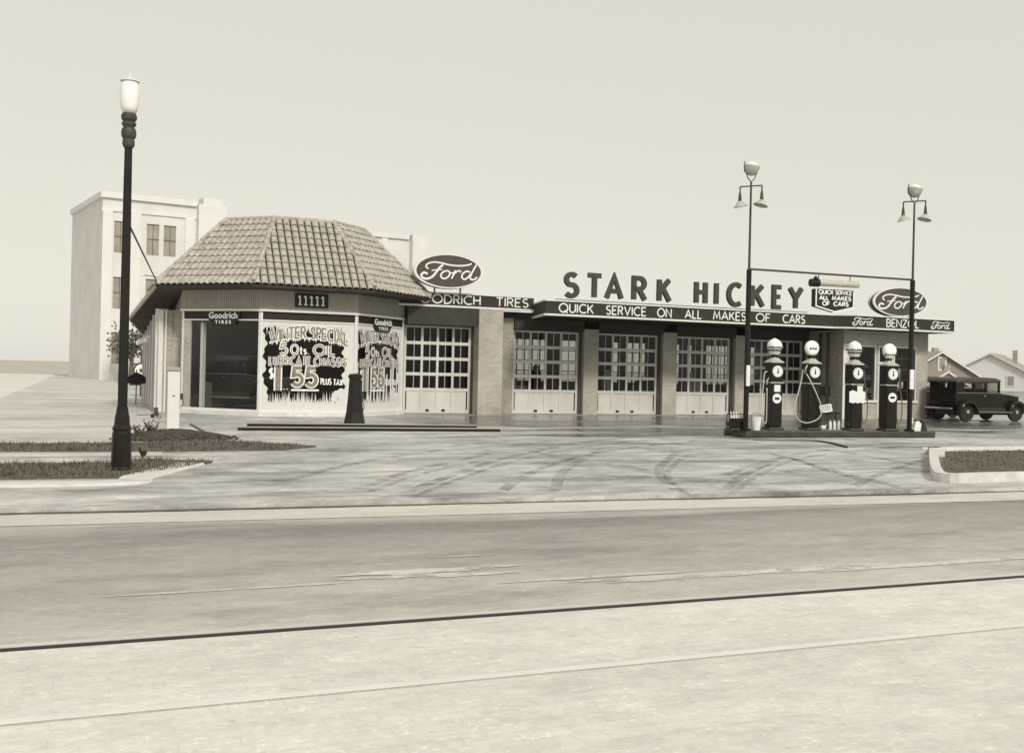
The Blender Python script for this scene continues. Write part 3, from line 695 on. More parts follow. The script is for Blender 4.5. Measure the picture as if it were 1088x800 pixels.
t = B(); text(t, 'OODRICH', ua - k_ * 1.16, ub, z, .29, .045, put_u(VF)); mesh_obj('lettering', t, M['letterwhite'], f1)
t = B(); text(t, 'TIRES', uv_on(527.5, 320, VF)[0], uv_on(561, 320, VF)[0], z, .29, .045, put_u(VF)); mesh_obj('lettering', t, M['letterwhite'], f1)
z = 3.635
for wd_, a, b_ in (('QUICK', 594, 630), ('SERVICE', 644, 686), ('ON', 698.5, 713), ('ALL', 728, 745), ('MAKES', 758, 792), ('OF', 803.5, 818), ('CARS', 832, 855)):
    t = B(); text(t, wd_, uv_on(a, 335, 33.6)[0], uv_on(b_, 335, 33.6)[0], z, .29, .045, put_u(33.6)); mesh_obj('lettering', t, M['letterwhite'], f2)
t = B(); text(t, 'BENZOL', uv_on(942, 346, 33.1)[0], uv_on(976, 346, 33.1)[0], z + .005, .29, .045, put_u(33.1))
mesh_obj('lettering', t, M['letterwhite'], f2)
for a, b_ in ((905.5, 927), (989, 1009)):
    t = B(); ua, ub = uv_on(a, 345, 33.1)[0], uv_on(b_, 345, 33.1)[0]; script(t, ua, 3.63, ub - ua, .31, put_u(33.1), 0, .014, 1.05); mesh_obj('lettering', t, M['letterwhite'], f2)
# --- roof lamps and guy rods behind the letters are left to their own things below

# --- showroom pavilion
FC = [(WALL[k], WALL[k + 1]) for k in range(5)]          # left, A, B, C, right
fl = B(); fl.prism([WALL[k] for k in range(6)], 0.10, 0.14); part('showroom_floor', fl, M['intfloor'])
cl = B(); cl.prism([WALL[k] for k in range(6)], 3.36, 3.42); part('showroom_ceiling', cl, M['interior'])
bk = B(); bk.box(2.9, 9.9, 41.0, 41.1, 0.1, 3.4); part('inner_wall', bk, M['interior'])
base, sid, lint, sfr = B(), B(), B(), B()
for k, (p, q) in enumerate(FC):
    Lf = 3.0; Fm = frame(p, q)
    for mb_ in (base, sid, lint, sfr): mb_.M = Fm
    base.box(-.03, Lf + .03, -.10, .22, 0, .13)
    if k in (1, 2, 3):
        sid.box(-.01, Lf + .01, -.02, .2, 3.32, 4.0)
        n_ = 38
        for j in range(n_): sid.box(Lf * (j + .2) / n_, Lf * (j + .62) / n_, -.045, -.021, 3.34, 3.98)
        lint.box(-.04, Lf + .04, -.075, .1, 3.25, 3.318)
        sfr.box(0, Lf, -.01, .06, 2.96, 3.0); sfr.box(0, .06, -.02, .08, .13, 3.25); sfr.box(Lf - .06, Lf, -.02, .08, .13, 3.25); sfr.box(.06, Lf - .06, -.02, .08, .13, .20)
    else:
        sid.box(-.01, Lf + .01, -.02, .2, 3.32, 4.0)
part('stone_base', base, M['sill']); part('upper_siding', sid, M['siding']); part('lintel_trim', lint, M['white']); part('window_frame', sfr, M['white'])
mb = B()
for k in (0, 4):
    mb.M = frame(*FC[k]); mb.box(0, 3.0, 0, .2, .13, 3.318)
part('pavilion_wall', mb, M['brick'])
mb = B()
for k in (1, 2, 3):
    mb.M = frame(*FC[k]); mb.box(.06, 2.94, .01, .05, 3.0, 3.25)
part('transom_band', mb, M['signdark'])
mb = B(); mb.M = frame(*FC[1]); mb.box(.06, .33, -.01, .06, .2, 2.96); part('corner_pilaster', mb, M['brick'])
mb = B(); mb.M = frame(*FC[1]); mb.box(.62, .72, .12, .26, .14, 2.90); part('inner_column', mb, M['white'])
mb = B(); mb.M = frame(*FC[1]); mb.box(.36, .60, .4, .75, .14, 1.0); part('display_case', mb, M['interior'])
for k in (1, 2, 3):
    mb = B(); mb.M = frame(*FC[k]); mb.face([(.06, .03, .2), (2.94, .03, .2), (2.94, .03, 2.96), (.06, .03, 2.96)]); part('display_window', mb, M['glass_dim'])
# window notices
rn = random.Random(11)
def fput(Fm): return lambda a, z, d: Fm @ Vector((a, .024 - d, z))
def notice(Fm, variant):
    pw = lambda a, z, d: Vector((a, .024 - d, z))
    wb = B(); wb.M = Fm
    D = lambda x0, x1, z0, z1, d=0: wb.face([(x0, .024 - d, z0), (x1, .024 - d, z0), (x1, .024 - d, z1), (x0, .024 - d, z1)])
    D(.06, 2.94, .2, .42); D(.06, 2.94, 2.84, 2.96); 
    def edge(z): return .15 + .05 * math.sin(z * 9) + .03 * math.sin(z * 23) + (.35 * max(0, .95 - z) if z < .95 else 0) * 1.2
    def edge2(z): return (2.62 if variant == 0 else 2.70) + .06 * math.sin(z * 8 + 1) + .03 * math.sin(z * 27) - (.4 * max(0, .85 - z))
    N = 48
    for j in range(N):
        z0, z1 = .42 + 2.42 * j / N, .42 + 2.42 * (j + 1) / N
        wb.face([(.06, .024, z0), (edge(z0), .024, z0), (edge(z1), .024, z1), (.06, .024, z1)])
        wb.face([(edge2(z0), .024, z0), (2.94, .024, z0), (2.94, .024, z1), (edge2(z1), .024, z1)])
    e = 0
    for (zb, sgn) in ((2.84, -1), (.42, 1)):
        for j in range(58):
            a = .20 + (2.45 if variant == 0 else 2.5) * (j + rn.uniform(-.3, .3)) / 58; wd = rn.uniform(.03, .075); h = rn.uniform(.06, .36 if sgn < 0 else .42); e += 1
            d = .0005 + (e % 7) * .0004
            wb.face([(a - wd / 2, .024 - d, zb - sgn * .01), (a + wd / 2, .024 - d, zb - sgn * .01), (a + rn.uniform(-.01, .01), .024 - d, zb + sgn * h)])
    def blob(x, z, rx, rz, d):
        pts = [(x + math.cos(t_) * rx * rn.uniform(.75, 1.2), .024 - d, z + math.sin(t_) * rz * rn.uniform(.7, 1.2)) for t_ in [2 * math.pi * q / 14 for q in range(14)]]
        wb.face(pts)
    for q in range(10): blob(rn.uniform(2.25, 2.65), rn.uniform(.55, .85), .12, .09, .0035 + q * .0003)
    for q in range(6): blob(rn.uniform(.6, 1.3), rn.uniform(2.62, 2.75), .13, .07, .0035 + q * .0003)
    if variant == 1:
        for q in range(9):
            a = .75 + q * .2 + rn.uniform(-.05, .05); wd = rn.uniform(.05, .11); d = .003 + q * .0002
            D(a, a + wd, .5, rn.uniform(1.3, 2.1), d)
    rt = part('painted_notice', wb, M['washwhite'])
    wt, gt = B(), B(); wt.M = Fm; gt.M = Fm
    s0 = .30 if variant == 0 else .22
    def arcz(a): return 2.27 + .20 * (1 - ((a - 1.45) / 1.25) ** 2)
    def arcs(a): return -2 * .20 * (a - 1.45) / 1.25 ** 2
    def both(t_, a0, a1, z0, h, w1_, w2_, base=None, slope=None, gap=.22):
        text(wt, t_, a0, a1, z0, h, w1_, pw, .004, .010, gap, base, slope); text(gt, t_, a0, a1, z0, h, w2_, pw, .011, .016, gap, base, slope)
    both('WINTER', .30, 1.38, 0, .34, .115, .055, arcz, arcs); both('SPECIAL', 1.56, 2.72, 0, .34, .115, .055, arcz, arcs)
    for j in range(34):                                              # snow and drips hanging from the arched letters
        a = .3 + 2.4 * j / 34; zz = arcz(a) + .02; h = rn.uniform(.05, .16); wt.face([(a - .035, .012, zz), (a + .05, .012, zz), (a, .012, zz - h)])
    both('5', .62, .82, 1.95, .32, .10, .035); both('Qts.', .98, 1.48, 1.95, .28, .075, .02, gap=.14) if False else None
    both('Q', .95, 1.16, 1.96, .28, .08, .022); text(wt, 'ts', 1.22, 1.42, 1.96, .22, .045, pw, .004, .010); text(wt, '.', 1.48, 1.50, 1.96, .22, .045, pw, .004, .010)
    both('OIL', 1.66, 2.32, 1.95, .30, .10, .045)
    both('LUBRICATE', .30, 1.56, 1.61, .25, .080, .036, gap=.30); both('CHASSIS', 1.68, 2.70, 1.61, .25, .080, .036, gap=.30)
    text(wt, '$', .30, .42, 1.18, .32, .05, pw, .004, .010)
    both('I', .56, .57, .80, .74, .25, .16); both('.', .79, .82, .84, .3, .15, .08)
    both('55', 1.02, 1.74, .98, .54, .19, .11, gap=.26)
    wt.box(.98, 1.84, .011, .020, .80, .86)
    text(wt, 'PLUS', 1.90, 2.22, 1.02, .18, .035, pw, .004, .010); text(wt, 'TAX', 2.30, 2.58, 1.00, .18, .035, pw, .004, .010)
    if variant == 1:
        for j, c in enumerate('LUBRICATE'[:8]): pass
        text(wt, 'I', 2.62, 2.63, .6, 1.0, .04, pw, .004, .010)
    mesh_obj('white_lettering', wt, M['letterwhite'], rt); mesh_obj('grey_lettering', gt, M['washgrey'], rt)
    return rt
n1 = notice(frame(*FC[2]), 0); n1['label'] = 'painted winter special notice filling the middle display window'
n2 = notice(frame(*FC[3]), 1); n2['label'] = 'streaky painted winter special notice in the right display window'
# tyre plaques over the windows
def plaque(Fm, a, zc):
    mb = B(); mb.M = Fm
    for poly, y0 in (([(a - .62, zc + .22), (a + .62, zc + .22), (a + .62, zc + .04), (a + .50, zc - .10), (a + .42, zc - .20), (a - .42, zc - .20), (a - .50, zc - .10), (a - .62, zc + .04)], -.05),):
        mb.prism(poly, y0, .0, axis='y')
    r_ = part('tyre_plaque', mb, M['signdark'])
    rot = Fm @ ROTX
    loc = Fm @ Vector((a, -.058, zc + .00)); loc = loc - Vector(OFF)
    R3 = Fm.to_3x3().to_4x4() @ ROTX
    font_text('lettering', 'Goodrich', M['letterwhite'], r_, loc, .28, R3, .022, 1.02)
    loc2 = Fm @ Vector((a, -.058, zc - .165)) - Vector(OFF)
    font_text('lettering', 'T I R E S', M['letterwhite'], r_, loc2, .15, R3, .022, 1.15)
plaque(frame(*FC[1]), 1.62, 3.02); plaque(frame(*FC[3]), 1.55, 3.0)
# street number
mb = B(); Fm = frame(*FC[2]); mb.M = Fm; mb.box(1.02, 2.05, -.09, -.046, 3.42, 3.86); r_ = part('number_plate', mb, M['signdark'])
mb = B(); mb.M = Fm
for k in range(5):
    a = 1.17 + k * .18; mb.box(a - .022, a + .022, -.105, -.092, 3.50, 3.78); mb.box(a - .05, a + .05, -.107, -.094, 3.485, 3.52)
    mb.prism([(a - .06, 3.70), (a - .02, 3.74), (a - .02, 3.80), (a - .06, 3.76)], -.104, -.0925, 'y')
mesh_obj('number_digits', mb, M['letterwhite'], r_)
# eave soffit and tiled roof
mb = B()
ring = [WALL[k] for k in range(6)]
for k in range(5):
    a, b_, c, d = EAVE[k], EAVE[k + 1], WALL[k + 1], WALL[k]
    mb.face([(*a, ZE - .10), (*b_, ZE - .10), (*c, ZE - .14), (*d, ZE - .14)])
    mb.face([(*a, ZE - .10), (*b_, ZE - .10), (*b_, ZE - .02), (*a, ZE - .02)])
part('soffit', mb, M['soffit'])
mb = B(); mb.prism(EAVE, ZE - .03, ZE - .015); part('roof_deck', mb, M['tiledark'])
E8 = EAVE; T8 = TOP
tiles, under = B(), B()
NR = 10
for k in range(5):
    p0, p1 = Vector((*E8[k], ZE)), Vector((*E8[k + 1], ZE)); q0, q1 = Vector((*T8[k], ZTOP)), Vector((*T8[k + 1], ZTOP))
    if k in (0, 4):
        pass
    t = (p1 - p0).normalized(); Le = (p1 - p0).length; up = (q0 + q1) / 2 - (p0 + p1) / 2; Ls = up.length; up.normalize(); nrm = t.cross(up).normalized()
    if nrm.z < 0: nrm = -nrm
    Lt = (q1 - q0).length; cx = Le / 2; ncol = 16; cw = Le / ncol
    under.face([p0 - nrm * .02, p1 - nrm * .02, q1 - nrm * .02, q0 - nrm * .02])
    rn2 = random.Random(20 + k)
    for r in range(NR):
        s0 = Ls * r / NR - (.06 if r == 0 else .0); s1 = Ls * (r + 1) / NR + .07
        for c in range(ncol):
            jit = rn2.uniform(-.006, .006); ns = 8; lo_, hi_ = [], []
            for j in range(ns + 1):
                f_ = j / ns; a = (c + f_ * .86) * cw
                hgt = .066 * math.sin(math.pi * f_) ** .5 - .010
                for s_, lst, lift in ((s0, lo_, .046), (s1, hi_, .0)):
                    half = (Le + (Lt - Le) * max(0, s_) / Ls) / 2
                    aa = min(max(a, cx - half), cx + half)
                    lst.append(p0 + t * aa + up * (s_ + jit) + nrm * (hgt + lift))
            if (hi_[-1] - hi_[0]).length < .01 and (lo_[-1] - lo_[0]).length < .01: continue
            li = [tiles.p(q) for q in lo_]; hi2 = [tiles.p(q) for q in hi_]; bt = [tiles.p(q - nrm * .014) for q in lo_]
            for j in range(ns):
                tiles.f.append([li[j], li[j + 1], hi2[j + 1], hi2[j]]); tiles.f.append([bt[j], bt[j + 1], li[j + 1], li[j]])
part('roof_tiles', tiles, M['tile'], smooth=False); part('roof_underlay', under, M['tiledark'])
mb = B(); mb.prism(TOP, ZTOP - .1, ZTOP + .05); part('roof_top', mb, M['tile'])
caps = B()
def caprun(a, b_, n_, r=.10):
    a = Vector(a); b_ = Vector(b_); d = (b_ - a)
    for k in range(n_):
        s_ = a + d * (k / n_); e_ = a + d * ((k + 1.12) / n_)
        caps.tube([s_, e_], [r * 1.12, r * .86], 10)
for k in range(1, 5): caprun((*EAVE[k], ZE + .06), (*TOP[k], ZTOP + .06), 11, .075)
for k in range(1, 4): caprun((*TOP[k], ZTOP + .04), (*TOP[k + 1], ZTOP + .04), 6, .07)
caprun((*TOP[0], ZTOP + .04), (*TOP[1], ZTOP + .04), 6, .07); caprun((*TOP[4], ZTOP + .04), (*TOP[5], ZTOP + .04), 6, .07)
part('ridge_caps', caps, M['tile'])
# --- side wing on the side street
UW = 2.05
def wtop(v): return 3.42 - (v - 36.2) * .075
mb = B()
vs = [37.3 + k * 1.75 for k in range(6)]
for k, v_ in enumerate(vs):
    mb = B(); mb.box(UW - .075, UW + .3, v_ - .20, v_ + .20, 0, wtop(v_)); part('side_pilaster', mb, M['sill'])
mb = B()
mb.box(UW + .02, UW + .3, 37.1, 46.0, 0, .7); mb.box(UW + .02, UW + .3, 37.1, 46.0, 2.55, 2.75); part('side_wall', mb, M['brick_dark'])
mb = B(); mb.box(UW + .02, 2.75, 36.95, 37.12, 0, 3.3); part('return_wall', mb, M['brick'])
for a, wd_, mm in ((UW + .0, .14, 'sill'), (UW + .20, .05, 'white'), (UW + .26, .16, 'brick_dark')):
    mb = B(); mb.box(a, a + wd_, 36.90, 36.948, 0, 3.28); part('wall_strip', mb, M[mm])
mb = B()
for a, b_ in zip(vs, vs[1:]): mb.face([(UW + .12, a, .7), (UW + .12, b_, .7), (UW + .12, b_, 2.55), (UW + .12, a, 2.55)])
part('side_window', mb, M['blackmat'])
for v_ in vs[1:]:
    mb = B(); mb.lathe([(.0, -.09), (.06, -.07), (.08, 0), (.06, .07), (0, .09)], (UW - .26, v_, 2.35), 10); mb.box(UW - .27, UW - .14, v_ - .02, v_ + .02, 2.42, 2.5); part('wall_lamp', mb, M['lampglass'])
P4 = [(1.93, 35.85, ZE - .05), (1.27, 40.0, 3.04), (1.95, 46.3, 2.72), (2.75, 46.3, 3.1), (2.75, 36.2, 3.95)]
mb = B()
mb.face([P4[0], P4[1], (2.2, 40.0, 3.13), (2.75, 36.2, 3.92)]); mb.face([P4[1], P4[2], (2.75, 46.3, 2.9), (2.2, 40.0, 3.13)]); mb.face([(2.75, 36.2, 3.92), (2.2, 40., 3.13), (2.75, 46.3, 2.9)])
part('side_soffit', mb, M['soffit'])
mb = B()
mb.bar((1.93, 35.85, ZE - .01), (1.27, 40.0, 3.08), .05, .10); mb.bar((1.27, 40.0, 3.08), (1.95, 46.3, 2.76), .05, .08)
part('eave_board', mb, M['siding'])
mb = B()
for k in range(24):
    f_ = k / 24; f2_ = (k + 1.1) / 24
    a = Vector((1.95, 35.9, ZE + .04)).lerp(Vector((1.30, 40.05, 3.13)), f_); mb.tube([a, a + Vector((.9, .25, .42))], [.09, .09], 8)
part('side_roof_tiles', mb, M['tile'])
mb = B(); mb.face([(1.3, 40.0, 3.1), (1.97, 46.3, 2.8), (3.2, 46.3, 3.4), (3.2, 40, 3.6)]); mb.face([(1.95, 35.9, ZE), (1.3, 40, 3.1), (3.2, 40, 3.6)]); part('side_roof', mb, M['tile'])

# a display car stands inside the showroom, cars outside: built by the same function
def wheel(parent, x, y, r=.395, wd=.13):
    t = MB(); t.lathe([(r * .78, -wd / 2), (r * .95, -wd / 2), (r, -wd / 4), (r, wd / 4), (r * .95, wd / 2), (r * .78, wd / 2), (r * .74, 0)], (x, y, r), 28, axis='y')
    wo = mesh_obj('wheel', t, M['tyre'], parent)
    sgn = 1 if y > 0 else -1
    h = MB(); h.lathe([(.0, -.05), (.07, -.05), (.085, .0), (.07, .05), (0, .06)], (x, y + sgn * wd * .5, r), 16, axis='y'); mesh_obj('hubcap', h, M['chrome'], wo)
    s_ = MB()
    for k in range(12):
        a = 2 * math.pi * k / 12; s_.tube([(x, y + sgn * .03, r), (x + math.cos(a) * r * .78, y, r + math.sin(a) * r * .78)], .014, 5)
    s_.lathe([(r * .70, -.04), (r * .79, -.04), (r * .79, .04), (r * .70, .04)], (x, y, r), 28, axis='y'); mesh_obj('rim', s_, M['black'], wo)
    return wo
def fender(parent, x, y, r=.46, wd=.26, a0=8, a1=172, tail=0.0):
    f = MB(); sgn = 1 if y > 0 else -1; n_ = 14
    prev_ = None
    for k in range(n_ + 1):
        a = R(a0 + (a1 - a0) * k / n_); c_, s2 = math.cos(a), math.sin(a)
        o_ = []
        for rr, yy in ((r, y - wd / 2), (r + .05, y - wd * .1), (r + .03, y + wd * .3), (r - .05, y + wd / 2)):
            yyy = y + (yy - y) * sgn; o_.append(f.p((x + c_ * rr * 1.05, yyy, .36 + s2 * rr * .98)))
        for rr, yy in ((r - .09, y + wd / 2), (r - .03, y)):
            yyy = y + (yy - y) * sgn; o_.append(f.p((x + c_ * rr * 1.05, yyy, .36 + s2 * rr * .98)))
        if prev_:
            for j in range(len(o_)): f.f.append([prev_[j], prev_[(j + 1) % len(o_)], o_[(j + 1) % len(o_)], o_[j]])
        prev_ = o_
    return mesh_obj('fender', f, M['carblack'], parent, smooth=True)
def sedan(lab, u, v, rot, group=None, z=0.0):
    c = thing('sedan_car', lab, 'car', u, v, z, rot, group)
    lo = MB(); prof = [(-1.72, .62), (-1.80, .80), (-1.80, 1.02), (-1.74, 1.17), (.62, 1.17), (.66, 1.10), (1.62, 1.03), (1.66, .60), (1.5, .50), (-1.3, .50)]
    lo.prism(prof, -.70, .70, axis='y'); mesh_obj('body', lo, M['carblack'], c, bevel=.07)
    rf = MB(); rf.prism([(-1.80, 1.50), (-1.76, 1.60), (-1.62, 1.68), (-1.2, 1.73), (-.4, 1.76), (.35, 1.74), (.60, 1.68), (.66, 1.60), (.60, 1.55), (-1.7, 1.50)], -.71, .71, axis='y'); mesh_obj('roof', rf, M['carroof'], c, bevel=.06)
    pl = MB()
    for s_ in (-1, 1):
        for x0, x1 in ((-1.79, -1.36), (-.86, -.76), (-.22, -.12), (.50, .58)):
            pl2 = MB(); pl2.prism([(x0, 1.14), (x1, 1.14), (x1, 1.56), (x0, 1.56)] if x0 > -1.7 else [(-1.76, 1.14), (x1, 1.14), (x1, 1.56), (-1.80, 1.56)], s_ * .70 - (.07 if s_ > 0 else 0), s_ * .70 + (.07 if s_ < 0 else 0), axis='y'); mesh_obj('pillar', pl2, M['carblack'], c)
    pl.box(-1.79, -1.72, -.69, -.32, 1.14, 1.55); pl.box(-1.79, -1.72, .32, .69, 1.14, 1.55); pl.box(-1.79, -1.72, -.318, .318, 1.14, 1.24); pl.box(-1.3, -1.2, -.5, .5, 1.1, 1.32); pl.box(-.2, -.1, -.55, .55, 1.1, 1.30)
    mesh_obj('rear_panel_and_seats', pl, M['carblack'], c)
    for s_ in (-1, 1):
        for x0, x1 in ((-1.36, -.86), (-.76, -.22), (-.12, .50)):
            g_ = MB(); g_.face([(x0, s_ * .675, 1.17), (x1, s_ * .675, 1.17), (x1, s_ * .675, 1.54), (x0, s_ * .675, 1.54)]); mesh_obj('side_window', g_, M['glass'], c)
        mb_ = MB(); mb_.tube([(-1.74, s_ * .715, 1.13), (.60, s_ * .715, 1.13), (1.6, s_ * .712, 1.0)], .018, 6); mesh_obj('belt_moulding', mb_, M['steel'], c)
        rb = MB(); rb.box(-.85, .95, s_ * .86 - .15, s_ * .86 + .15, .36, .41); mesh_obj('running_board', rb, M['steel'], c, bevel=.01)
        for x in (-1.28, 1.38):
            wheel(c, x, s_ * .74); fender(c, x, s_ * .84, a0=(4 if x < 0 else -5), a1=(186 if x < 0 else 168))
        hl = MB(); hl.lathe([(.02, -.14), (.09, -.10), (.12, 0), (.11, .03), (.0, .04)], (1.70, s_ * .42, .92), 16, axis='x'); mesh_obj('headlight', hl, M['chrome'], c)
    ws = MB(); ws.face([(.60, -.64, 1.17), (.60, .64, 1.17), (.56, .64, 1.55), (.56, -.64, 1.55)]); mesh_obj('windshield', ws, M['glass'], c)
    ra = MB(); ra.box(1.665, 1.72, -.30, .30, .52, 1.04); mesh_obj('radiator', ra, M['chrome'], c, bevel=.02)
    ch = MB(); ch.box(-1.75, 1.6, -.42, .42, .26, .52); ch.box(-.85, .95, -.72, -.70, .38, .56); ch.box(-.85, .95, .70, .72, .38, .56); ch.tube([(-1.28, -.7, .39), (-1.28, .7, .39)], .05, 8); ch.tube([(1.38, -.7, .39), (1.38, .7, .39)], .04, 8); mesh_obj('chassis', ch, M['blackmat'], c)
    bp = MB(); bp.bar((1.95, -.72, .52), (1.95, .72, .52), .03, .06); bp.bar((-2.0, -.72, .52), (-2.0, .72, .52), .03, .06)
    for s_ in (-1, 1): bp.bar((1.6, s_ * .4, .5), (1.95, s_ * .4, .52), .04, .04); bp.bar((-2.0, s_ * .4, .52), (-1.6, s_ * .4, .5), .04, .04)
    mesh_obj('bumper', bp, M['chrome'], c)
    hd = MB(); hd.tube([(-.35, -.74, 1.02), (-.22, -.74, 1.02)], .012, 6); mesh_obj('door_handle', hd, M['chrome'], c)
    return c
sedan('black sedan parked at the right edge with its rear wheel in view', gp(1025, 448)[0] + 1.28, gp(1025, 448)[1] + .74, R(1.5), 'dark sedans')
sedan('black sedan half hidden behind the right corner of the brick office', 33.2, 36.6, R(178), 'dark sedans')
sedan('dark display car inside the pavilion behind the unpainted window', 4.75, 36.45, R(-46), 'dark sedans', .145)

# ================================================================ ROOF SIGNS
SG = thing('rooftop_name_sign', 'row of large dark standing letters on the flat roof edge', 'sign', 20, 33.95, 4.04)
o3 = (20, 33.95, 4.04)
LT = [('S', 598, 615), ('T', 622, 640), ('A', 642, 662), ('R', 671, 687), ('K', 698, 713), ('H', 737.5, 751), ('I', 758.5, 761.5), ('C', 772, 788), ('K', 797, 812), ('E', 820, 831), ('Y', 837, 853)]
for c, a, b_ in LT:
    ua, ub = uv_on(a, 312, 33.9)[0] + .08, uv_on(b_, 312, 33.9)[0] - .08
    mb = MB(o3); sxx = (ub - ua) / G[c][0] if c != 'I' else 1.0
    for j, st in enumerate(G[c][1]): ribbon(mb, [(ua + p[0] * sxx, 4.22 + p[1] * .76) for p in st], .17, lambda a_, z_, d: (a_, 33.95 - d, z_), 0, .13 + j * .002)
    mesh_obj('letter', mb, M['letter'], SG)
mb = MB(o3); mb.box(14.7, 25.2, 33.86, 33.96, 4.06, 4.10)
for k in range(12): mb.bar((14.9 + k * .9, 33.95, 4.10), (14.9 + k * .9, 34.5, 3.8), .03, .03)
mesh_obj('letter_rail', mb, M['steel'], SG)
def oval_sign(lab, ua, ub, za, zb, v, zbase, yaw):
    cu_, cz = (ua + ub) / 2, (za + zb) / 2; rx, rz = (ub - ua) / 2, (zb - za) / 2
    t_ = thing('oval_sign', lab, 'sign', cu_, v, zbase, yaw, 'oval signs on the roof edge'); cz -= zbase
    mb = MB(); n_ = 48
    def ell(f, y): return [(math.cos(2 * math.pi * k / n_) * rx * f, y, cz + math.sin(2 * math.pi * k / n_) * rz * f) for k in range(n_)]
    mb.prism([(p[0], p[2]) for p in ell(.93, 0)], -.10, .32, axis='y'); mesh_obj('sign_face', mb, M['signgrey'], t_)
    mb = MB()
    for y0, y1 in ((-.125, -.02), (.24, .345)):
        A = [[mb.p(q) for q in ell(f, y)] for f, y in ((1.0, y0), (1.0, y1), (.925, y1), (.925, y0))]
        for r_ in range(4):
            for k in range(n_): mb.f.append([A[r_][k], A[r_][(k + 1) % n_], A[(r_ + 1) % 4][(k + 1) % n_], A[(r_ + 1) % 4][k]])
    mesh_obj('rim', mb, M['white'], t_)
    mb = MB(); mb.prism([(p[0], p[2]) for p in ell(.96, 0)], .0, .235, axis='y'); mesh_obj('drum', mb, M['signdark'], t_)
    mb = MB(); script(mb, -rx * .80, cz - rz * .52, rx * 1.62, rz * 1.05, lambda a, z_, d: (a, -.10 - d, z_), 0, .014, .98); mesh_obj('script_lettering', mb, M['letterwhite'], t_)
    mb = MB()
    for a in (-.45, .45): mb.bar((a, .1, -.05), (a, .1, cz - rz * .85), .05, .05)
    mesh_obj('bracket', mb, M['iron'], t_)
oval_sign('white rimmed dark oval sign beside the tiled pavilion roof', 10.12, 12.55, 4.37, 5.56, 35.55, 4.20, R(-8))
oval_sign('white rimmed dark oval sign at the right end of the roof behind the light pole', 28.25, 30.6, 4.08, 5.24, 33.6, 4.02, R(-14))

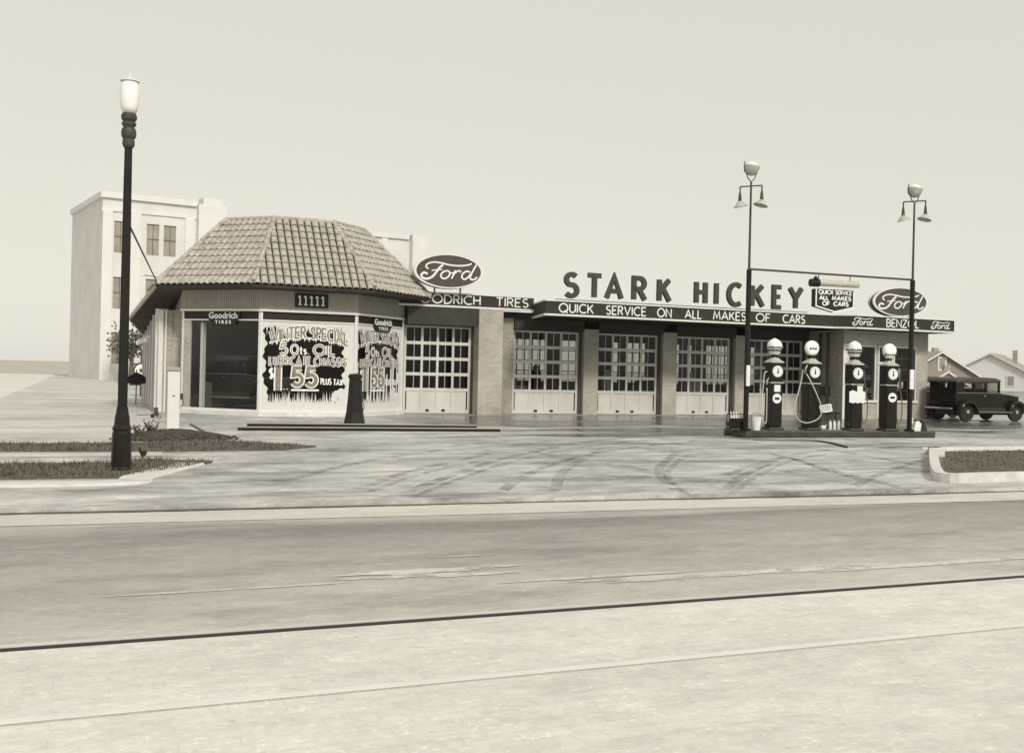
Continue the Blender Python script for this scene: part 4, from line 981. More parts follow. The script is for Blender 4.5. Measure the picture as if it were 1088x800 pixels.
# ================================================================ PUMP ISLAND
IR = R(-5.2)
isl = thing('pump_island', 'long low dark edged concrete pump island with rounded ends', 'island', 18.75, 24.0, 0, IR)
def stad(l, r, n_=10):
    p = [];
    for k in range(n_ + 1): a = R(-90 + 180 * k / n_); p.append((l / 2 + math.cos(a) * r * .45, math.sin(a) * r))
    for k in range(n_ + 1): a = R(90 + 180 * k / n_); p.append((-l / 2 + math.cos(a) * r * .45, math.sin(a) * r))
    return p
mb = MB(); mb.prism(stad(5.72, .62), 0, .17); mesh_obj('kerb', mb, mat('island_kerb', .035, .55, var=.5, scale=4), isl, bevel=.03)
mb = MB(); mb.prism(stad(5.66, .54), .168, .178); mesh_obj('top_slab', mb, mat('island_top', .12, .5, var=.35, scale=3), isl)
ZI = .178
def pump(lab, px, py, style, hose_side, u=None):
    u, v = gp(px, py, .178)
    p = thing('fuel_pump', lab, 'fuel pump', u, v, ZI, IR, 'fuel pumps on the island')
    h1, h2 = 1.24, 1.84; w_ = .175
    mb = MB(); mb.box(-.22, .22, -.22, .22, 0, .07); mesh_obj('plinth', mb, M['iron'], p, bevel=.015)
    mb = MB(); mb.box(-w_, w_, -w_, w_, .07, h1); mesh_obj('cabinet', mb, M['pump'], p, bevel=.03)
    mb = MB(); mb.box(-w_ - .02, w_ + .02, -w_ - .02, w_ + .02, h1, h1 + .035); mesh_obj('belt_trim', mb, M['chrome'], p, bevel=.01)
    mb = MB(); mb.box(-w_ - .005, w_ + .005, -w_ - .005, w_ + .005, h1 + .035, h2 - .05); mesh_obj('meter_head', mb, M['pump'], p, bevel=.02)
    mb = MB()
    prof = [(.235, h2 - .05), (.235, h2), (.17, h2 + .05), (.09, h2 + .10), (.075, h2 + .16), (.11, h2 + .19), (.11, h2 + .21)]
    mb.lathe([(r * 1.12, z_) for r, z_ in prof[:3]], n=4); mb.M = Matrix.Identity(4)
    mb2 = MB(); mb2.M = Matrix.Rotation(R(45), 4, 'Z'); mb2.lathe([(.275, h2 - .05), (.275, h2 - .025), (.17, h2 + .03), (.10, h2 + .09)], n=4)
    cp = mesh_obj('cap', mb2, M['reflector'], p)
    mb = MB(); mb.lathe([(.085, h2 + .08), (.07, h2 + .12), (.10, h2 + .155), (.10, h2 + .17)], n=16); mesh_obj('globe_collar', mb, M['black'], p)
    z0 = h2 + .16
    mb = MB(); lt = MB()
    if style in (0, 2):      # flared mushroom globe
        k_ = .93 if style == 0 else .88
        mb.lathe([(.09, z0), (.15, z0 + .03), (.16, z0 + .14), (.20, z0 + .17), (.225 * k_, z0 + .22), (.21 * k_, z0 + .29), (.15, z0 + .37), (.07, z0 + .42), (.03, z0 + .44), (0, z0 + .45)], n=24)
        for zz, r_ in ((z0 + .185, .215), (z0 + .10, .166)):
            for k in range(22):
                a = 2 * math.pi * k / 22; lt.box(math.cos(a) * r_ - .02, math.cos(a) * r_ + .02, math.sin(a) * r_ - .02, math.sin(a) * r_ + .02, zz, zz + (.035 if k % 3 else .02))
    elif style == 1:
        mb.lathe([(0, -.075), (.16, -.075), (.20, -.05), (.21, 0), (.20, .05), (.16, .075), (0, .075)], (0, 0, z0 + .21), 28, axis='y', sy=1.0)
        for k, (a, b_) in enumerate(((-.11, -.05), (-.03, .03), (.05, .11))): lt.box(a, b_, -.081, -.0755, z0 + .17, z0 + .225)
    else:
        mb.lathe([(0, -.10), (.14, -.10), (.18, -.08), (.205, -.03), (.205, .03), (.18, .08), (.14, .10), (0, .10)], (0, 0, z0 + .20), 24, axis='y'); mb.lathe([(.10, z0 - .01), (.12, z0 + .03)], n=16)
        for k in range(10):
            a = R(200 + k * 14); lt.box(math.cos(a) * .20 - .02, math.cos(a) * .20 + .012, math.sin(a) * .20 - .012, math.sin(a) * .20 + .012, z0 + .07, z0 + .11)
    g_ = mesh_obj('globe', mb, M['lampglass'], p, smooth=True); mesh_obj('globe_marks', lt, M['signgrey'], g_)
    mb = MB(); mb.lathe([(.15, -.02), (.155, 0), (.155, .01)], (0, -w_ - .012, (h1 + h2) / 2 + .02), 28, axis='y'); dl = mesh_obj('dial', mb, M['letterwhite'], p)
    mb = MB(); zc = (h1 + h2) / 2 + .02
    for k in range(12):
        a = R(k * 30); mb.bar((math.cos(a) * .115, -w_ - .036, zc + math.sin(a) * .115), (math.cos(a) * .138, -w_ - .036, zc + math.sin(a) * .138), .010, .008)
    mb.bar((0, -w_ - .038, zc - .03), (.0, -w_ - .038, zc + .09), .024, .006); mb.bar((0, -w_ - .041, zc), (.0, -w_ - .041, zc - .05), .045, .006); mesh_obj('dial_hand', mb, M['blackmat'], dl)
    if style in (0, 3):
        zb = 1.0 if style == 0 else .98
        zb = .84 if style == 0 else .92
        mb = MB(); mb.lathe([(.13, -.012), (.13, .0)], (0, -w_ - .004, zb), 24, axis='y'); bd = mesh_obj('badge', mb, M['letterwhite'], p)
        mb = MB(); mb.box(-.07, .07, -w_ - .026, -w_ - .0165, zb - .03, zb + .03); mesh_obj('badge_mark', mb, M['signdark'], bd)
    if style == 0:
        mb = MB(); mb.box(-.09, .09, -w_ - .02, -w_ - .001, 1.02, 1.20); mesh_obj('notice', mb, M['cloth'], p)
    if style == 2:
        mb = MB(); mb.M = Matrix.Identity(4)
        n_ = 12
        for j in range(n_):
            a0_, a1_ = -.27 + .50 * j / n_, -.27 + .50 * (j + 1) / n_
            mb.face([(a0_, -w_ - .04 - .015 * math.sin(j * 2.1), .76 + .015 * math.sin(j * 1.7)), (a1_, -w_ - .04 - .015 * math.sin(j * 2.1 + 2.1), .76 + .015 * math.sin(j * 1.7 + 1.7)), (a1_, -w_ - .03, 1.08 + .02 * math.sin(j)), (a0_, -w_ - .03, 1.08 + .02 * math.sin(j - 1))])
        mb.box(-.02, .14, -w_ - .03, -w_ - .012, 1.05, 1.22)
        mesh_obj('cloth_cover', mb, M['cloth'], p)
    # hose
    s_ = hose_side
    if style == 1:
        pts = [(-w_ - .02, -.02, 1.52), (-w_ - .10, -.03, 1.62), (-w_ - .13, -.03, 1.40), (-w_ - .26, -.08, 1.0), (-w_ - .38, -.1, .60), (-w_ - .30, -.12, .32), (-w_ - .05, -.20, .20), (.10, -.28, .34), (.16, -.28, .62), (.02, -.26, .98), (-.15, -.24, 1.30), (-w_ - .07, -.12, 1.56)]
    elif style == 0:
        pts = [(-w_ - .02, 0, 1.55), (-w_ - .12, -.02, 1.50), (-w_ - .16, -.03, 1.1), (-w_ - .20, -.04, .6), (-w_ - .16, -.04, .25), (-w_ - .06, -.05, .20), (-w_ - .05, -.05, .7), (-w_ - .05, -.04, 1.2)]
    else:
        pts = [(w_ + .02, -.02, 1.6), (w_ + .12, -.03, 1.62), (w_ + .16, -.04, 1.2), (w_ + .24, -.05, .75), (w_ + .22, -.05, .30), (w_ + .12, -.05, .18), (w_ + .07, -.05, .5), (w_ + .08, -.04, 1.1)]
    P3 = []
    V = [Vector(q) for q in pts]; V = [V[0] * 2 - V[1]] + V + [V[-1] * 2 - V[-2]]
    for k in range(1, len(V) - 2):
        for j in range(6):
            t_ = j / 6; a, b_, c, d = V[k - 1:k + 3]; P3.append(0.5 * ((2 * b_) + (c - a) * t_ + (2 * a - 5 * b_ + 4 * c - d) * t_ * t_ + (3 * b_ - a - 3 * c + d) * t_ ** 3))
    mb = MB(); mb.tube(P3, .016, 7); ho = mesh_obj('hose', mb, M['hose'] if style in (0, 1) else M['steel'], p, smooth=True)
    mb = MB(); e = Vector(pts[-1]); mb.tube([e, e + Vector((0, 0, .10)), e + Vector((.05 * (-s_), -.01, .20))], [.02, .028, .012], 8); mesh_obj('nozzle', mb, M['chrome'], ho)
    return p
pump('dark clock faced pump with a mushroom globe and a round white badge, leftmost', 821, 456.5, 0, -1)
pump('dark pump with a looping pale hose and a flat round globe', 860.5, 456.8, 1, -1)
pump('dark pump with a white cloth wrapped round its cabinet', 906, 457.3, 2, 1)
pump('dark pump with a plain bulbous white globe, nearest the right pole', 943, 457.6, 3, 1)
# light poles
def pole(lab, px, py, ztop, zarm):
    u, v = gp(px, py, .178)
    p = thing('light_pole', lab, 'light pole', u, v, ZI, IR, 'light poles on the island'); zt_ = ztop - ZI; za = zarm - ZI
    mb = MB(); mb.tube([(0, 0, 0), (0, 0, za - .02)], .068, 14); mb.tube([(0, 0, 0), (0, 0, .05)], .14, 14); mesh_obj('lower_pole', mb, M['black'], p, smooth=False)
    mb = MB(); mb.tube([(0, 0, za - .02), (0, 0, za + .04), (0, 0, zt_ - .35)], [.05, .034, .026], 10); mesh_obj('upper_pole', mb, M['iron'], p)
    zc = za + 2.17
    mb = MB(); mb.bar((-.20, .22, zc), (.20, -.22, zc), .03, .03); mesh_obj('crossarm', mb, M['iron'], p)
    for s_ in (-1, 1):
        c = (s_ * .20, -s_ * .22, zc)
        mb = MB(); mb.tube([c, (c[0], c[1], zc - .28)], .02, 8); mb.tube([(c[0], c[1], zc - .16), (c[0], c[1], zc - .40)], [.03, .055], 10); hd_ = mesh_obj('hanger', mb, M['iron'], p)
        mb = MB(); mb.M = Matrix.Translation((c[0], c[1], zc - .40)) @ Matrix.Rotation(s_ * R(14), 4, 'Y')
        mb.lathe([(.045, .03), (.08, .0), (.13, -.06), (.19, -.12), (.195, -.13), (.18, -.125), (.05, -.03)], n=22); mesh_obj('lamp_shade', mb, M['reflector'], hd_, smooth=True)
    mb = MB(); mb.tube([(-.16, 0, zt_ - .10), (-.10, 0, zt_ - .26), (0, 0, zt_ - .36), (.10, 0, zt_ - .26), (.16, 0, zt_ - .10)], .014, 6); mb.tube([(-.2, 0, zt_ - .12), (-.2, 0, zt_ + .16)], .014, 6); mb.bar((-.2, 0, zt_ - .06), (-.13, 0, zt_ - .08), .02, .02); mesh_obj('yoke', mb, M['iron'], p)
    mb = MB(); mb.M = Matrix.Translation((.0, 0, zt_ + .0)) @ Matrix.Rotation(R(8), 4, 'Y')
    mb.lathe([(.03, -.20), (.11, -.17), (.18, -.08), (.215, .03), (.22, .05), (.17, .055), (0, .03)], n=24); mesh_obj('uplight_bowl', mb, M['reflector'], p, smooth=True)
    mb = MB(); mb.M = Matrix.Translation((.0, 0, zt_ + .06)); mb.lathe([(.18, -.01), (.15, .05), (.07, .10), (0, .115)], n=20); mesh_obj('globe', mb, M['lampglass'], p, smooth=True)
    mb = MB(); mb.box(-.07 if px < 900 else -.10, .03, -.13, -.09, 1.18 - .02, 1.70); mesh_obj('notice_strip', mb, M['cloth'], p)
    return (u, v)
pu1 = pole('tall black pole with bell lamps left of the pumps', 792, 457, 7.04, 4.40)
pu2 = pole('tall black pole with bell lamps at the right end of the island', 966, 458, 6.83, 4.36)
bm_ = thing('sign_beam', 'thin dark rod spanning the two light poles high above the pumps', 'beam', pu1[0], pu1[1], 4.38)
mb = MB((pu1[0], pu1[1], 4.38)); mb.tube([(pu1[0] + .05, pu1[1], 4.40), (pu2[0] - .05, pu2[1], 4.36)], .028, 8); mesh_obj('rod', mb, M['iron'], bm_)
# hanging sign
hu, hv = (pu1[0] * .47 + pu2[0] * .53), (pu1[1] * .47 + pu2[1] * .53)
vv = hv; ua, za = uv_on(865, 301, vv); ub, _ = uv_on(905.5, 301, vv); _, zb_ = uv_on(886, 334, vv)
hs = thing('hanging_sign', 'dark shield shaped sign with a light trough hung from the beam over the pumps', 'sign', (ua + ub) / 2, vv, 3.4, IR)
hw = (ub - ua) / 2 - .02; zt_ = 4.17 - 3.4
mb = MB(); mb.prism([(-hw, zt_ - .20), (hw, zt_ - .20), (hw, .10), (hw * .45, .02), (0, -.04), (-hw * .45, .02), (-hw, .10)], -.09, .09, axis='y'); mesh_obj('sign_board', mb, M['signdark'], hs, bevel=.006)
mb = MB(); bd = [(-hw, zt_ - .20), (-hw, .10), (-hw * .45, .02), (0, -.04), (hw * .45, .02), (hw, .10), (hw, zt_ - .20)]
ribbon(mb, [(p[0] * .95, p[1] * .97 + .012) for p in bd], .035, lambda a, z_, d: (a, -.09 - d, z_), 0, .012); mesh_obj('border', mb, M['letterwhite'], hs)
mb = MB(); ph = lambda a, z_, d: (a, -.09 - d, z_)
text(mb, 'QUICK', -hw * .82, -hw * .10, .44, .10, .026, ph); text(mb, 'SERVICE', hw * .02, hw * .84, .44, .10, .022, ph)
text(mb, 'ALL', -hw * .78, -hw * .34, .285, .10, .030, ph); text(mb, 'MAKES', -hw * .14, hw * .80, .285, .10, .028, ph)
text(mb, 'OF', -hw * .62, -hw * .28, .135, .10, .030, ph); text(mb, 'CARS', -hw * .06, hw * .68, .135, .10, .030, ph); mesh_obj('lettering', mb, M['letterwhite'], hs)
mb = MB(); mb.tube([(-hw - .02, -.10, zt_ - .04), (hw + .10, -.10, zt_ - .04)], .09, 14); mesh_obj('light_trough', mb, M['reflector'], hs)
mb = MB(); mb.tube([(-hw - .16, -.10, zt_ - .05), (-hw + .10, -.10, zt_ - .05)], .105, 12); mb.lathe([(.0, -.05), (.09, 0), (.0, .1)], (-hw + .0, -.10, zt_ + .05), 10); mesh_obj('trough_end', mb, M['black'], hs)
mb = MB()
for a in (-hw * .75, hw * .85): mb.tube([(a, 0, zt_), (a, 0, 4.36 - 3.4)], .012, 6)
mesh_obj('hanger_rod', mb, M['iron'], hs)

# small things on the island
def small(name, lab, cat, px, py, z=.178, rot=IR, group=None):
    u, v = gp(px, py, z); return thing(name, lab, cat, u, v, z, rot, group)
rk = small('bottle_rack', 'black wire rack holding oil bottles at the left end of the island', 'rack', 782, 456.5)
mb = MB(); mb.box(-.24, .24, -.10, .10, .03, .06); mb.box(-.24, .24, -.10, .10, .10, .19)
for x in (-.23, .23):
    for y in (-.09, .09): mb.tube([(x, y, 0), (x, y, .42)], .012, 6)
for z_ in (.22, .41): mb.tube([(-.23, -.09, z_), (.23, -.09, z_), (.23, .09, z_), (-.23, .09, z_), (-.23, -.09, z_)], .009, 5)
mesh_obj('frame', mb, M['black'], rk)
def bottle(parent_like, u, v, z, lab, grp, h=.34, r=.035):
    b_ = thing('oil_bottle', lab, 'bottle', u, v, z, IR, grp)
    m_ = MB(); m_.lathe([(r * .9, 0), (r, .01), (r, h * .55), (r * .4, h * .72), (r * .35, h * .8)], n=12); mesh_obj('glass_body', m_, M['pump'] if grp.startswith('oil') else M['lampglass'], b_)
    m_ = MB(); m_.lathe([(r * 1.0, h * .58), (r * 1.05, h * .62), (r * .42, h * .95), (r * .38, h)], n=12); mesh_obj('spout', m_, M['lampglass'], b_); return b_
ru, rvv = gp(782, 456.5, .178)
for k in range(5):
    bottle(None, ru - .17 + k * .085, rvv + .0, ZI + .062, 'white spouted oil bottle in the black rack, %s' % ('leftmost of the five', 'second from the left', 'middle of the five', 'second from the right', 'rightmost, nearest the pole')[k], 'oil bottles in the rack', .42, .034)
bk_ = small('bucket', 'pale metal water bucket beside the leftmost pump', 'bucket', 803, 457.2)
mb = MB(); mb.lathe([(.10, 0), (.15, .36), (.158, .365), (.14, .36), (.095, .02)], n=22); mesh_obj('pail', mb, M['cloth'], bk_, smooth=False)
mb = MB(); mb.tube([(.15 * math.cos(R(a)), .05 * math.sin(R(a)) - .03, .36 + .10 * math.sin(R(a))) for a in range(0, 181, 20)], .007, 5); mesh_obj('handle', mb, M['iron'], bk_)
# display stand between the pumps
dsd = small('display_stand', 'low dark stand carrying a tilted white card behind the island', 'stand', 879, 452.5, .0, 0)
mb = MB(); mb.box(-.38, .42, -.15, .15, .40, .45); mb.tube([(-.3, 0, 0), (-.3, 0, .4)], .02, 6); mb.tube([(.34, 0, 0), (.34, 0, .4)], .02, 6); mesh_obj('table', mb, M['black'], dsd)
mb = MB(); mb.M = Matrix.Translation((-.06, -.03, .455)) @ Matrix.Rotation(R(-8), 4, 'Y') @ Matrix.Rotation(R(-12), 4, 'X'); mb.box(-.24, .24, -.012, .012, 0, .26); cd_ = mesh_obj('card', mb, M['cloth'], dsd)
mb = MB(); mb.M = Matrix.Translation((-.06, -.03, .455)) @ Matrix.Rotation(R(-8), 4, 'Y') @ Matrix.Rotation(R(-12), 4, 'X')
for z_ in (.06, .13, .19):
    for k in range(5): mb.box(-.19 + k * .078, -.14 + k * .078, -.016, -.0125, z_, z_ + .035)
mesh_obj('card_marks', mb, M['signgrey'], cd_)
for k, (x, c) in enumerate(((874, 'small white can lying among the bottles between the middle pumps'), (882, 0), (886.5, 0), (891, 0))):
    u, v = gp(x, 456.6, .178)
    if c:
        b_ = thing('oil_can', c, 'can', u, v, ZI, IR); m_ = MB(); m_.lathe([(.06, -.06), (.06, .06)], (0, 0, .06), 12, axis='x'); mesh_obj('can_body', m_, M['cloth'], b_); m_ = MB(); m_.tube([(.06, 0, .07), (.12, 0, .14)], [.02, .008], 6); mesh_obj('spout', m_, M['cloth'], b_)
    else: bottle(None, u, v, ZI, 'small white bottle on the island between the middle pumps, %s' % ('', 'next to the lying can', 'middle of the three', 'rightmost of the three')[k], 'white bottles on the island', .26, .04)
sb = small('sandwich_board', 'small white folded notice board leaning at the right pole foot', 'sign', 972, 457.6, .178, IR + R(10))
mb = MB(); mb.prism([(-.20, 0), (.05, 0), (.08, .20), (-.02, .28), (-.14, .26)], -.16, -.12, axis='y'); mb.bar((-.2, -.14, .02), (-.02, .1, .36), .03, .02); mesh_obj('front_board', mb, M['cloth'], sb)
mb = MB(); mb.prism([(.06, 0), (.32, 0), (.22, .22), (.12, .30)], -.158, .12, axis='y'); mesh_obj('side_board', mb, M['blackmat'], sb)

# ================================================================ LEFT FOREGROUND
lu, lv = gp(128.5, 501)
lp = thing('street_lamp', 'dark fluted cast iron lamp post with a pale lantern on the left verge', 'street lamp', lu, lv, 0)
mb = MB(); mb.lathe([(.155, 0), (.155, .05), (.14, .08), (.132, .55), (.12, .60), (.14, .62), (.11, .68), (.10, .80), (.085, .86), (.075, .95)], n=12); mesh_obj('base', mb, M['black'], lp)
mb = MB(); nfl = 16
prof = [(.070, .95), (.072, 1.4), (.066, 2.6), (.060, 4.1), (.056, 4.72)]
rings = []
for r_, z_ in prof:
    rings.append([mb.p(((r_ * (1 if k % 2 else .86)) * math.cos(2 * math.pi * k / nfl), (r_ * (1 if k % 2 else .86)) * math.sin(2 * math.pi * k / nfl), z_)) for k in range(nfl)])
for a, b_ in zip(rings, rings[1:]):
    for j in range(nfl): mb.f.append([a[j], a[(j + 1) % nfl], b_[(j + 1) % nfl], b_[j]])
mesh_obj('shaft', mb, M['black'], lp)
mb = MB(); mb.lathe([(.065, 4.70), (.085, 4.74), (.085, 4.80), (.075, 4.82), (.10, 4.86), (.105, 4.92), (.095, 4.97), (.075, 5.0), (.10, 5.03), (.10, 5.06), (.08, 5.08), (.105, 5.11), (.11, 5.16), (.09, 5.20)], n=20); mesh_obj('capital', mb, M['iron'], lp)
mb = MB(); mb.lathe([(.09, 5.20), (.12, 5.28), (.135, 5.42), (.13, 5.58), (.11, 5.66)], n=20); mesh_obj('lantern', mb, M['lampglass'], lp, smooth=True)
mb = MB(); mb.lathe([(.135, 5.66), (.13, 5.675), (.07, 5.70), (.025, 5.73), (.012, 5.80), (0, 5.81)], n=20); mesh_obj('lantern_cap', mb, M['sill'], lp, smooth=False)

wu, wv = gp(191.5 - 8, 462)
wb_ = thing('white_signal_box', 'tall narrow white box with a dark lid standing on the soil mound', 'utility box', wu, wv, 0, R(-4))
mb = MB(); mb.box(-.13, .13, -.10, .10, .05, 1.42); mesh_obj('cabinet', mb, M['white'], wb_, bevel=.008)
mb = MB(); mb.box(-.16, .16, -.13, .13, 1.42, 1.50); mesh_obj('lid', mb, M['siding'], wb_, bevel=.01)
mb = MB(); mb.box(-.145, -.132, -.11, .11, .0, 1.42); mesh_obj('side_plate', mb, M['wood'], wb_)
mb = MB(); mb.box(-.02, .03, -.115, -.102, .86, .88); mb.box(.14, .20, -.04, .04, .78, .92); mesh_obj('latch', mb, M['iron'], wb_)
mb = MB(); mb.tube([(.20, 0, .78), (.20, 0, .70), (.17, 0, .62)], .012, 6); mesh_obj('drop_cord', mb, M['iron'], wb_)
# mound of dark soil with a leaning stick
mu, mv = gp(185, 467); root = thing('soil_mound', 'low mound of dark earth round the foot of the white box', 'mound', mu, mv, .02)
mb = MB(); rn = random.Random(8); n_ = 30
ringp = []
for j, (f_, h_) in enumerate(((1, 0), (.8, .07), (.55, .13), (.3, .18), (.1, .20))):
    ringp.append([mb.p((math.cos(2 * math.pi * k / n_) * 1.15 * f_ * (1 + .12 * math.sin(k * 1.9)), math.sin(2 * math.pi * k / n_) * .75 * f_ * (1 + .1 * math.sin(k * 2.3)), h_ + rn.uniform(-.015, .02))) for k in range(n_)])
for a, b_ in zip(ringp, ringp[1:]):
    for k in range(n_): mb.f.append([a[k], a[(k + 1) % n_], b_[(k + 1) % n_], b_[k]])
mb.f.append(ringp[-1]); mesh_obj('earth', mb, M['soil'], root)
mb = MB()
for k in range(160):
    a = rn.uniform(0, 6.28); d = rn.uniform(.2, 1.2); s_ = rn.uniform(.01, .03); x, y = math.cos(a) * d * 1.1, math.sin(a) * d * .75; z_ = max(0, .19 * (1 - d / 1.2)); mb.box(x - s_, x + s_, y - s_, y + s_, z_, z_ + s_ * 1.4)
oo = mesh_obj('clods', mb, M['soil'], root); oo['kind'] = 'stuff'
mb = MB(); su, sv = gp(162, 466); mb.off = Vector((su, sv, 0)); e_ = gp(169, 466)
mb.tube([(su, sv, .05), (su + .16, sv + .12, .55)], .02, 6); st_ = mesh_obj('stick', mb, M['wood']); st_.location = S(su, sv); st_.rotation_euler = (0, 0, TH); tag(st_, 'thin stick leaning against the white box', 'stick')
# weeds
for (x, y, h_, lab) in ((146, 470, .32, 'sparse weed by the lamp post'), (160, 467, .42, 'tall thin weed beside the leaning stick'), (151, 489, .16, 'small weed clump in the kerb verge left of the grass tip')):
    u, v = gp(x, y); mb = MB(); 
    for k in range(26):
        a = rn.uniform(0, 6.28); l_ = h_ * rn.uniform(.5, 1); dx, dy = math.cos(a) * l_ * .45, math.sin(a) * l_ * .45
        mb.tube([(0, 0, 0), (dx * .4, dy * .4, l_ * .6), (dx, dy, l_)], [.006, .005, .002], 4)
        for q in range(3): f_ = rn.uniform(.4, 1); mb.face([(dx * f_, dy * f_, l_ * f_), (dx * f_ + .04, dy * f_ + .01, l_ * f_ + .02), (dx * f_ + .03, dy * f_ - .03, l_ * f_ + .04)])
    wd_ = mesh_obj('weed', mb, M['grass']); wd_.location = S(u, v, .02); tag(wd_, lab, 'weed')
# dark air tower in front of the pavilion
bu, bv = gp(376.5, 451.5)
at = thing('air_tower', 'black tapered hexagonal air post in front of the painted windows', 'air post', bu, bv, 0)
mb = MB(); mb.lathe([(.31, 0), (.30, .05), (.24, .35), (.20, .75), (.17, 1.28)], n=6); mesh_obj('tapered_body', mb, M['black'], at, bevel=.01)
mb = MB(); mb.lathe([(.20, 1.28), (.20, 1.36), (.15, 1.40), (0, 1.42)], n=6); mesh_obj('cap', mb, M['black'], at)
mb = MB(); mb.box(.15, .24, -.06, .06, .72, .86); mb.tube([(.2, 0, .74), (.26, -.02, .5), (.2, -.03, .3)], .012, 6); mesh_obj('hose_box', mb, M['iron'], at)
mb = MB(); mb.lathe([(.26, .0), (.26, .02)], n=6); mb.box(-.42, .42, -.30, .30, -.0, .014); mesh_obj('footing', mb, M['iron'], at)
# two long steel channels on the ground
for k, (x0, y0, x1, y1, lab) in enumerate(((262, 452.6, 505, 455.0, 'long flat dark plank lying on the forecourt, farther of the pair'), (252, 457.0, 530, 458.5, 'long flat dark plank lying on the forecourt, nearer of the pair'))):
    a, b_ = gp(x0, y0), gp(x1, y1); mb = MB(((a[0]), a[1], 0)); mb.bar((a[0], a[1], .045), (b_[0], b_[1], .045), .22, .085)
    o = mesh_obj('plank', mb, M['siding'] if k == 0 else M['siding']); o.location = S(a[0], a[1]); o.rotation_euler = (0, 0, TH); tag(o, lab, 'plank', 'planks on the forecourt')
    mb2_ = MB((a[0], a[1], 0)); mb2_.bar((a[0], a[1] - .12, .035), (b_[0], b_[1] - .12, .035), .015, .07); o2 = mesh_obj('dark_edge', mb2_, M['black'], o)
# short dark rod on the sidewalk
a, b_ = gp(202, 451.5), gp(232, 468); mb = MB((a[0], a[1], 0)); mb.tube([(a[0], a[1], .03), (b_[0], b_[1], .03)], .018, 6); o = mesh_obj('iron_rod', mb, M['iron']); o.location = S(a[0], a[1]); o.rotation_euler = (0, 0, TH); tag(o, 'thin dark rod lying on the sidewalk right of the white box', 'rod')
# low fixture near the side wall
u, v = gp(165, 444); fx = thing('floor_jack', 'small dark wheeled jack standing on the sidewalk by the side wall', 'jack', u, v)
mb = MB(); mb.box(-.10, .12, -.08, .08, .06, .12); mb.box(-.04, .07, -.05, .05, .12, .30); mesh_obj('jack_body', mb, M['iron'], fx)
mb = MB(); mb.tube([(-.1, 0, .10), (-.5, .05, .08)], .012, 6); mesh_obj('handle', mb, M['iron'], fx)
for x in (-.08, .1):
    mb = MB(); mb.lathe([(.05, -.10), (.05, -.07), (.05, .07), (.05, .10)], (x, 0, .05), 12, axis='y'); mesh_obj('wheel', mb, M['tyre'], fx)
u, v = gp(187, 456)
# cable from the lamp post to the eave
mb = MB(); A_ = S(lu, lv, 3.65); B_ = S(1.9, 35.8, 4.12)
pts = [A_.lerp(B_, k / 16) - Vector((0, 0, .35 * math.sin(math.pi * k / 16) * .0)) for k in range(17)]
mb.tube(pts, .018, 5); o = mesh_obj('cable', mb, M['iron']); tag(o, 'thin dark cable running from the lamp post to the tiled eave corner', 'cable')
ab = thing('cable_bracket', 'small iron bracket on the left eave corner', 'bracket', 1.93, 35.85, 4.05)
mb = MB(); mb.tube([(-.05, 0, 0), (-.05, 0, .22), (-.45, .0, .25)], .014, 5); mesh_obj('arm', mb, M['iron'], ab)
mb = MB(); mb.lathe([(.03, -.04), (.04, 0), (.03, .04)], (-.45, 0, .25), 8); mesh_obj('insulator', mb, M['lampglass'], ab)

# ================================================================ BACKGROUND
# pale stone block beyond the side street
SX0, SY0, SA = -36.5, 92.0, R(34)
sch = bpy.data.objects.new('stone_building', None); col.objects.link(sch); sch.location = (SX0, SY0, 0); sch.rotation_euler = (0, 0, SA)
tag(sch, 'large pale stone block with paired tall windows rising behind the pavilion', 'building')
mb = MB(); mb.box(-2.6, 5.2, 0, 14, 0, 15.4); mb.box(7.7, 26.0, 0, 14, 0, 14.3); mesh_obj('wall', mb, M['stone'], sch)
mb = MB(); mb.box(5.2, 7.7, -.7, 14, 0, 15.6); mb.box(26.0, 27.6, -.7, 14, 0, 14.8); mb.box(5.6, 7.3, -.6, 1, 15.6, 16.2); mesh_obj('tower', mb, M['stone2'], sch)
mb = MB(); mb.box(-2.8, 5.15, -.25, 14.1, 15.4, 15.9); mb.box(-2.7, 5.15, -.12, 0, 14.3, 14.5); mb.box(7.75, 25.9, -.2, 14.1, 14.3, 14.8)
for x in (-2.6, -.3, 4.2): mb.box(x, x + .8, -.14, 0, 0, 14.3)
for x in (8.6, 12.2, 15.8, 19.4, 23): mb.box(x, x + .6, -.14, 0, 0, 14.3)
mesh_obj('stone_trim', mb, M['stone2'], sch)
for z in (10.85, 6.1, 1.4):
    for x0 in (-1.65, 1.0, 2.42, 9.6, 10.9, 13.2, 14.5, 16.8, 18.1, 20.4, 21.7):
        mb = MB(); mb.box(x0, x0 + 1.02, -.03, .02, z, z + 2.65); wn = mesh_obj('window', mb, M['farwin'], sch)
        mb = MB(); mb.box(x0 + .49, x0 + .53, -.05, -.031, z, z + 2.65); mb.box(x0, x0 + 1.02, -.052, -.031, z + 1.30, z + 1.36); mb.box(x0, x0 + 1.02, -.06, -.031, z + 2.57, z + 2.65); mesh_obj('sash_bars', mb, M['iron'], wn)
for z in (11.1, 6.2):
    mb = MB(); mb.box(6.2, 6.75, -.74, -.70, z, z + 1.4); mesh_obj('window', mb, M['farwin'], sch)

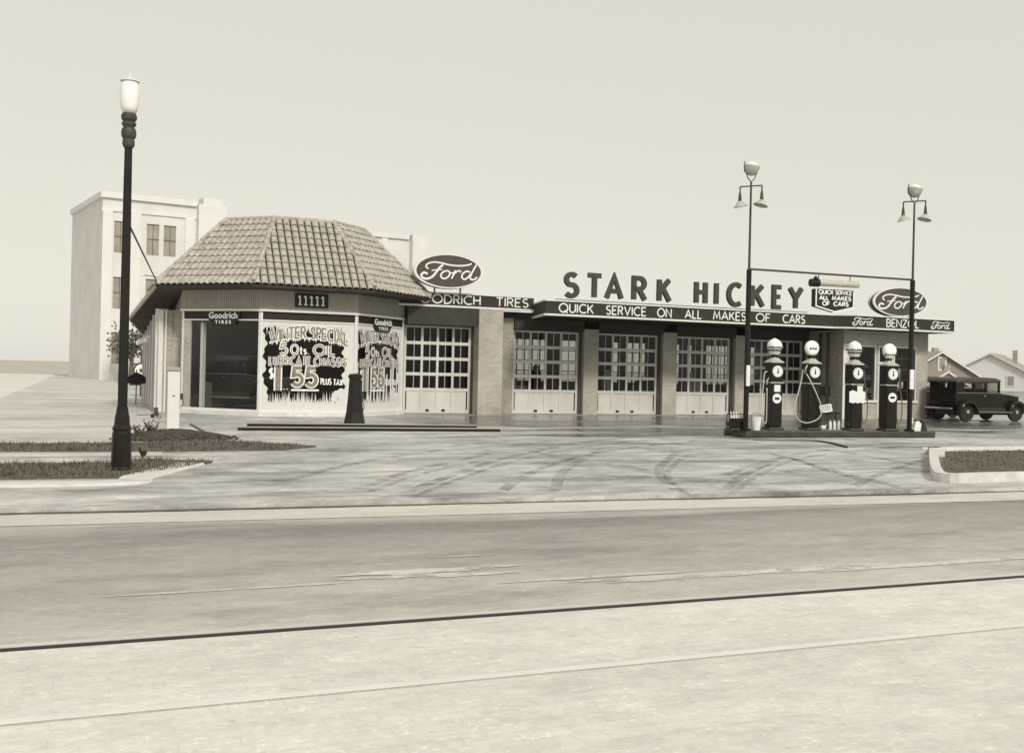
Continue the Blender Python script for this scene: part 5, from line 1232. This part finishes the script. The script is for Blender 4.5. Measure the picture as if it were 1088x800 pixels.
def wt(px, Y, z=0.0):                                # world point seen at photo column px, at depth Y
    return Vector(((px - PX) / FPX * Y, Y, z))
def house(lab, px, Y, wd, dp, eave, ridge, yaw, wallm, windows, grp='houses on the next street'):
    h = bpy.data.objects.new('gabled_house', None); col.objects.link(h); h.location = wt(px, Y); h.rotation_euler = (0, 0, yaw); tag(h, lab, 'house', grp)
    mb = MB(); mb.prism([(-wd / 2, 0), (wd / 2, 0), (wd / 2, eave), (0, ridge - .15), (-wd / 2, eave)], 0, dp, axis='y'); mesh_obj('wall', mb, M[wallm], h)
    mb = MB(); o_ = .5; sl = (ridge - eave) / (wd / 2)
    for s_ in (-1, 1): mb.prism([(0, ridge - .1), (s_ * (wd / 2 + o_), eave - o_ * sl - .1), (s_ * (wd / 2 + o_), eave - o_ * sl + .1), (0, ridge + .12)], -.5, dp + .4, axis='y')
    rf = mesh_obj('roof', mb, M['shingle'], h)
    mb = MB()
    for s_ in (-1, 1): mb.prism([(0, ridge - .16), (s_ * (wd / 2 + o_ - .02), eave - o_ * sl - .16), (s_ * (wd / 2 + o_ - .02), eave - o_ * sl + .10), (0, ridge + .10)], -.58, -.502, axis='y')
    mesh_obj('bargeboard', mb, M['white'], rf)
    mb = MB(); mb.box(wd * .2, wd * .2 + .8, dp * .5, dp * .5 + .8, eave, ridge + .8); mesh_obj('chimney', mb, M['brick_dark'], rf)
    for (x, z, w_, h_) in windows:
        mb = MB(); mb.box(x - w_ / 2 - .25, x + w_ / 2 + .25, -.10, -.002, z - .25, z + h_ + .25); f_ = mesh_obj('window_frame', mb, M['white'], h)
        mb = MB(); mb.box(x - w_ / 2, x + w_ / 2, -.13, -.101, z, z + h_); mesh_obj('pane', mb, M['farwin'], f_)
    return h
house('grey gabled bungalow with a white framed attic window behind the parked cars', 999, 150, 11.5, 14, 2.2, 5.55, R(6), 'clap', [(.2, 3.2, .8, 1.5)])
house('small low white gabled garage in front of the grey bungalow', 1006, 128, 4.4, 6, 1.3, 2.65, R(2), 'clapwhite', [])
house('broad pale roofed house at the far right beyond the sedan', 1052, 190, 13, 16, 3.2, 6.6, R(-30), 'clapwhite', [(-3.4, 1.0, 1, 1.6), (3.4, 1.0, 1, 1.6)])
# trees
def tree(lab, X, Y, h, cr, seed, dens=900):
    rn = random.Random(seed); t = bpy.data.objects.new('street_tree', None); col.objects.link(t); t.location = (X, Y, 0); tag(t, lab, 'tree', 'trees in the distance')
    mb = MB(); mb.tube([(0, 0, 0), (.05, 0, h * .3), (.1, .05, h * .6)], [.22, .17, .10], 8); tips = []
    for k in range(9):
        a = rn.uniform(0, 6.28); z0 = h * rn.uniform(.3, .55); e = (math.cos(a) * cr * .7, math.sin(a) * cr * .7, h * rn.uniform(.6, .92)); m_ = (e[0] * .45, e[1] * .45, z0 + (e[2] - z0) * .6); mb.tube([(0.05, 0, z0), m_, e], [.10, .06, .02], 5); tips += [m_, e]
    mesh_obj('trunk', mb, M['bark'], t)
    mb = MB()
    cl = [(Vector(e) + Vector((rn.uniform(-.6, .6), rn.uniform(-.6, .6), rn.uniform(-.3, .6))), rn.uniform(.5, 1.1)) for e in tips for _ in range(2)]
    for k in range(dens):
        c, r_ = rn.choice(cl); q = Vector((rn.gauss(0, 1), rn.gauss(0, 1), rn.gauss(0, .8))).normalized() * r_ * rn.uniform(.3, 1.1) + c
        d1 = Vector((rn.gauss(0, 1), rn.gauss(0, 1), rn.gauss(0, 1))).normalized() * .13; d2 = d1.cross(Vector((rn.gauss(0, 1), rn.gauss(0, 1), rn.gauss(0, 1)))).normalized() * .10
        mb.face([q - d1, q + d2, q + d1, q - d2])
    mesh_obj('crown', mb, M['leaf'], t)
    del t['group']
for i, (px, Y, h, cr, lab) in enumerate(((139, 88, 4.2, 1.3, 'small leafy tree down the side street behind the lamp post'),)):
    p = wt(px, Y); tree(lab, p.x, p.y, h, cr, 40 + i)
# signs down the side street
u, v = gp(144.3, 430); sg = thing('street_sign', 'dark lozenge sign on a thin post down the side street', 'sign', u, v)
mb = MB(); mb.tube([(0, 0, 0), (0, 0, 1.3)], .022, 6); mesh_obj('post', mb, M['iron'], sg)
mb = MB(); mb.prism([(-.32, .80), (-.38, .98), (-.20, 1.10), (.0, 1.22), (.20, 1.12), (.38, .98), (.32, .80), (0, .74)], -.03, .03, axis='y'); mesh_obj('sign_board', mb, M['black'], sg)
u, v = gp(149.5, 421); cs = thing('clock_sign', 'pale round dial sign beyond the side wall', 'sign', u, v)
mb = MB(); mb.tube([(0, 0, 0), (0, 0, 2.2)], .05, 8); mb.box(-.5, .5, -.06, .06, 1.45, 1.52); mb.box(-.5, .5, -.05, .05, .5, .9); mb.box(-.4, .4, -.05, .05, 1.95, 2.0); mb.box(-.4, .4, -.05, .05, 2.15, 2.2); mesh_obj('post', mb, M['iron'], cs)
mb = MB(); mb.lathe([(.36, -.08), (.36, .08)], (0, 0, 1.2), 24, axis='y'); mesh_obj('case', mb, M['iron'], cs)
mb = MB(); mb.lathe([(.29, -.10), (.29, -.081)], (0, 0, 1.2), 24, axis='y'); d_ = mesh_obj('dial', mb, M['letterwhite'], cs)
mb = MB(); mb.lathe([(.09, -.12), (.09, -.101)], (0, 0, 1.2), 16, axis='y'); mesh_obj('dial_centre', mb, M['signgrey'], d_)

# ================================================================ AIR
hz = MB(); hz.box(-260, 260, -20, 330, -1.2, 24)
ho = mesh_obj('haze', hz, M['white']); ho.rotation_euler = (0, 0, 0); ho['kind'] = 'stuff'
hm = bpy.data.materials.new('haze_air'); hm.use_nodes = True; n = hm.node_tree; n.nodes.clear()
vo = n.nodes.new('ShaderNodeVolumePrincipled'); vo.inputs['Density'].default_value = 0.0002; vo.inputs['Color'].default_value = (1.0, 0.99, 0.94, 1); vo.inputs['Anisotropy'].default_value = 0.2
oo = n.nodes.new('ShaderNodeOutputMaterial'); n.links.new(vo.outputs[0], oo.inputs['Volume']); ho.data.materials.clear(); ho.data.materials.append(hm)
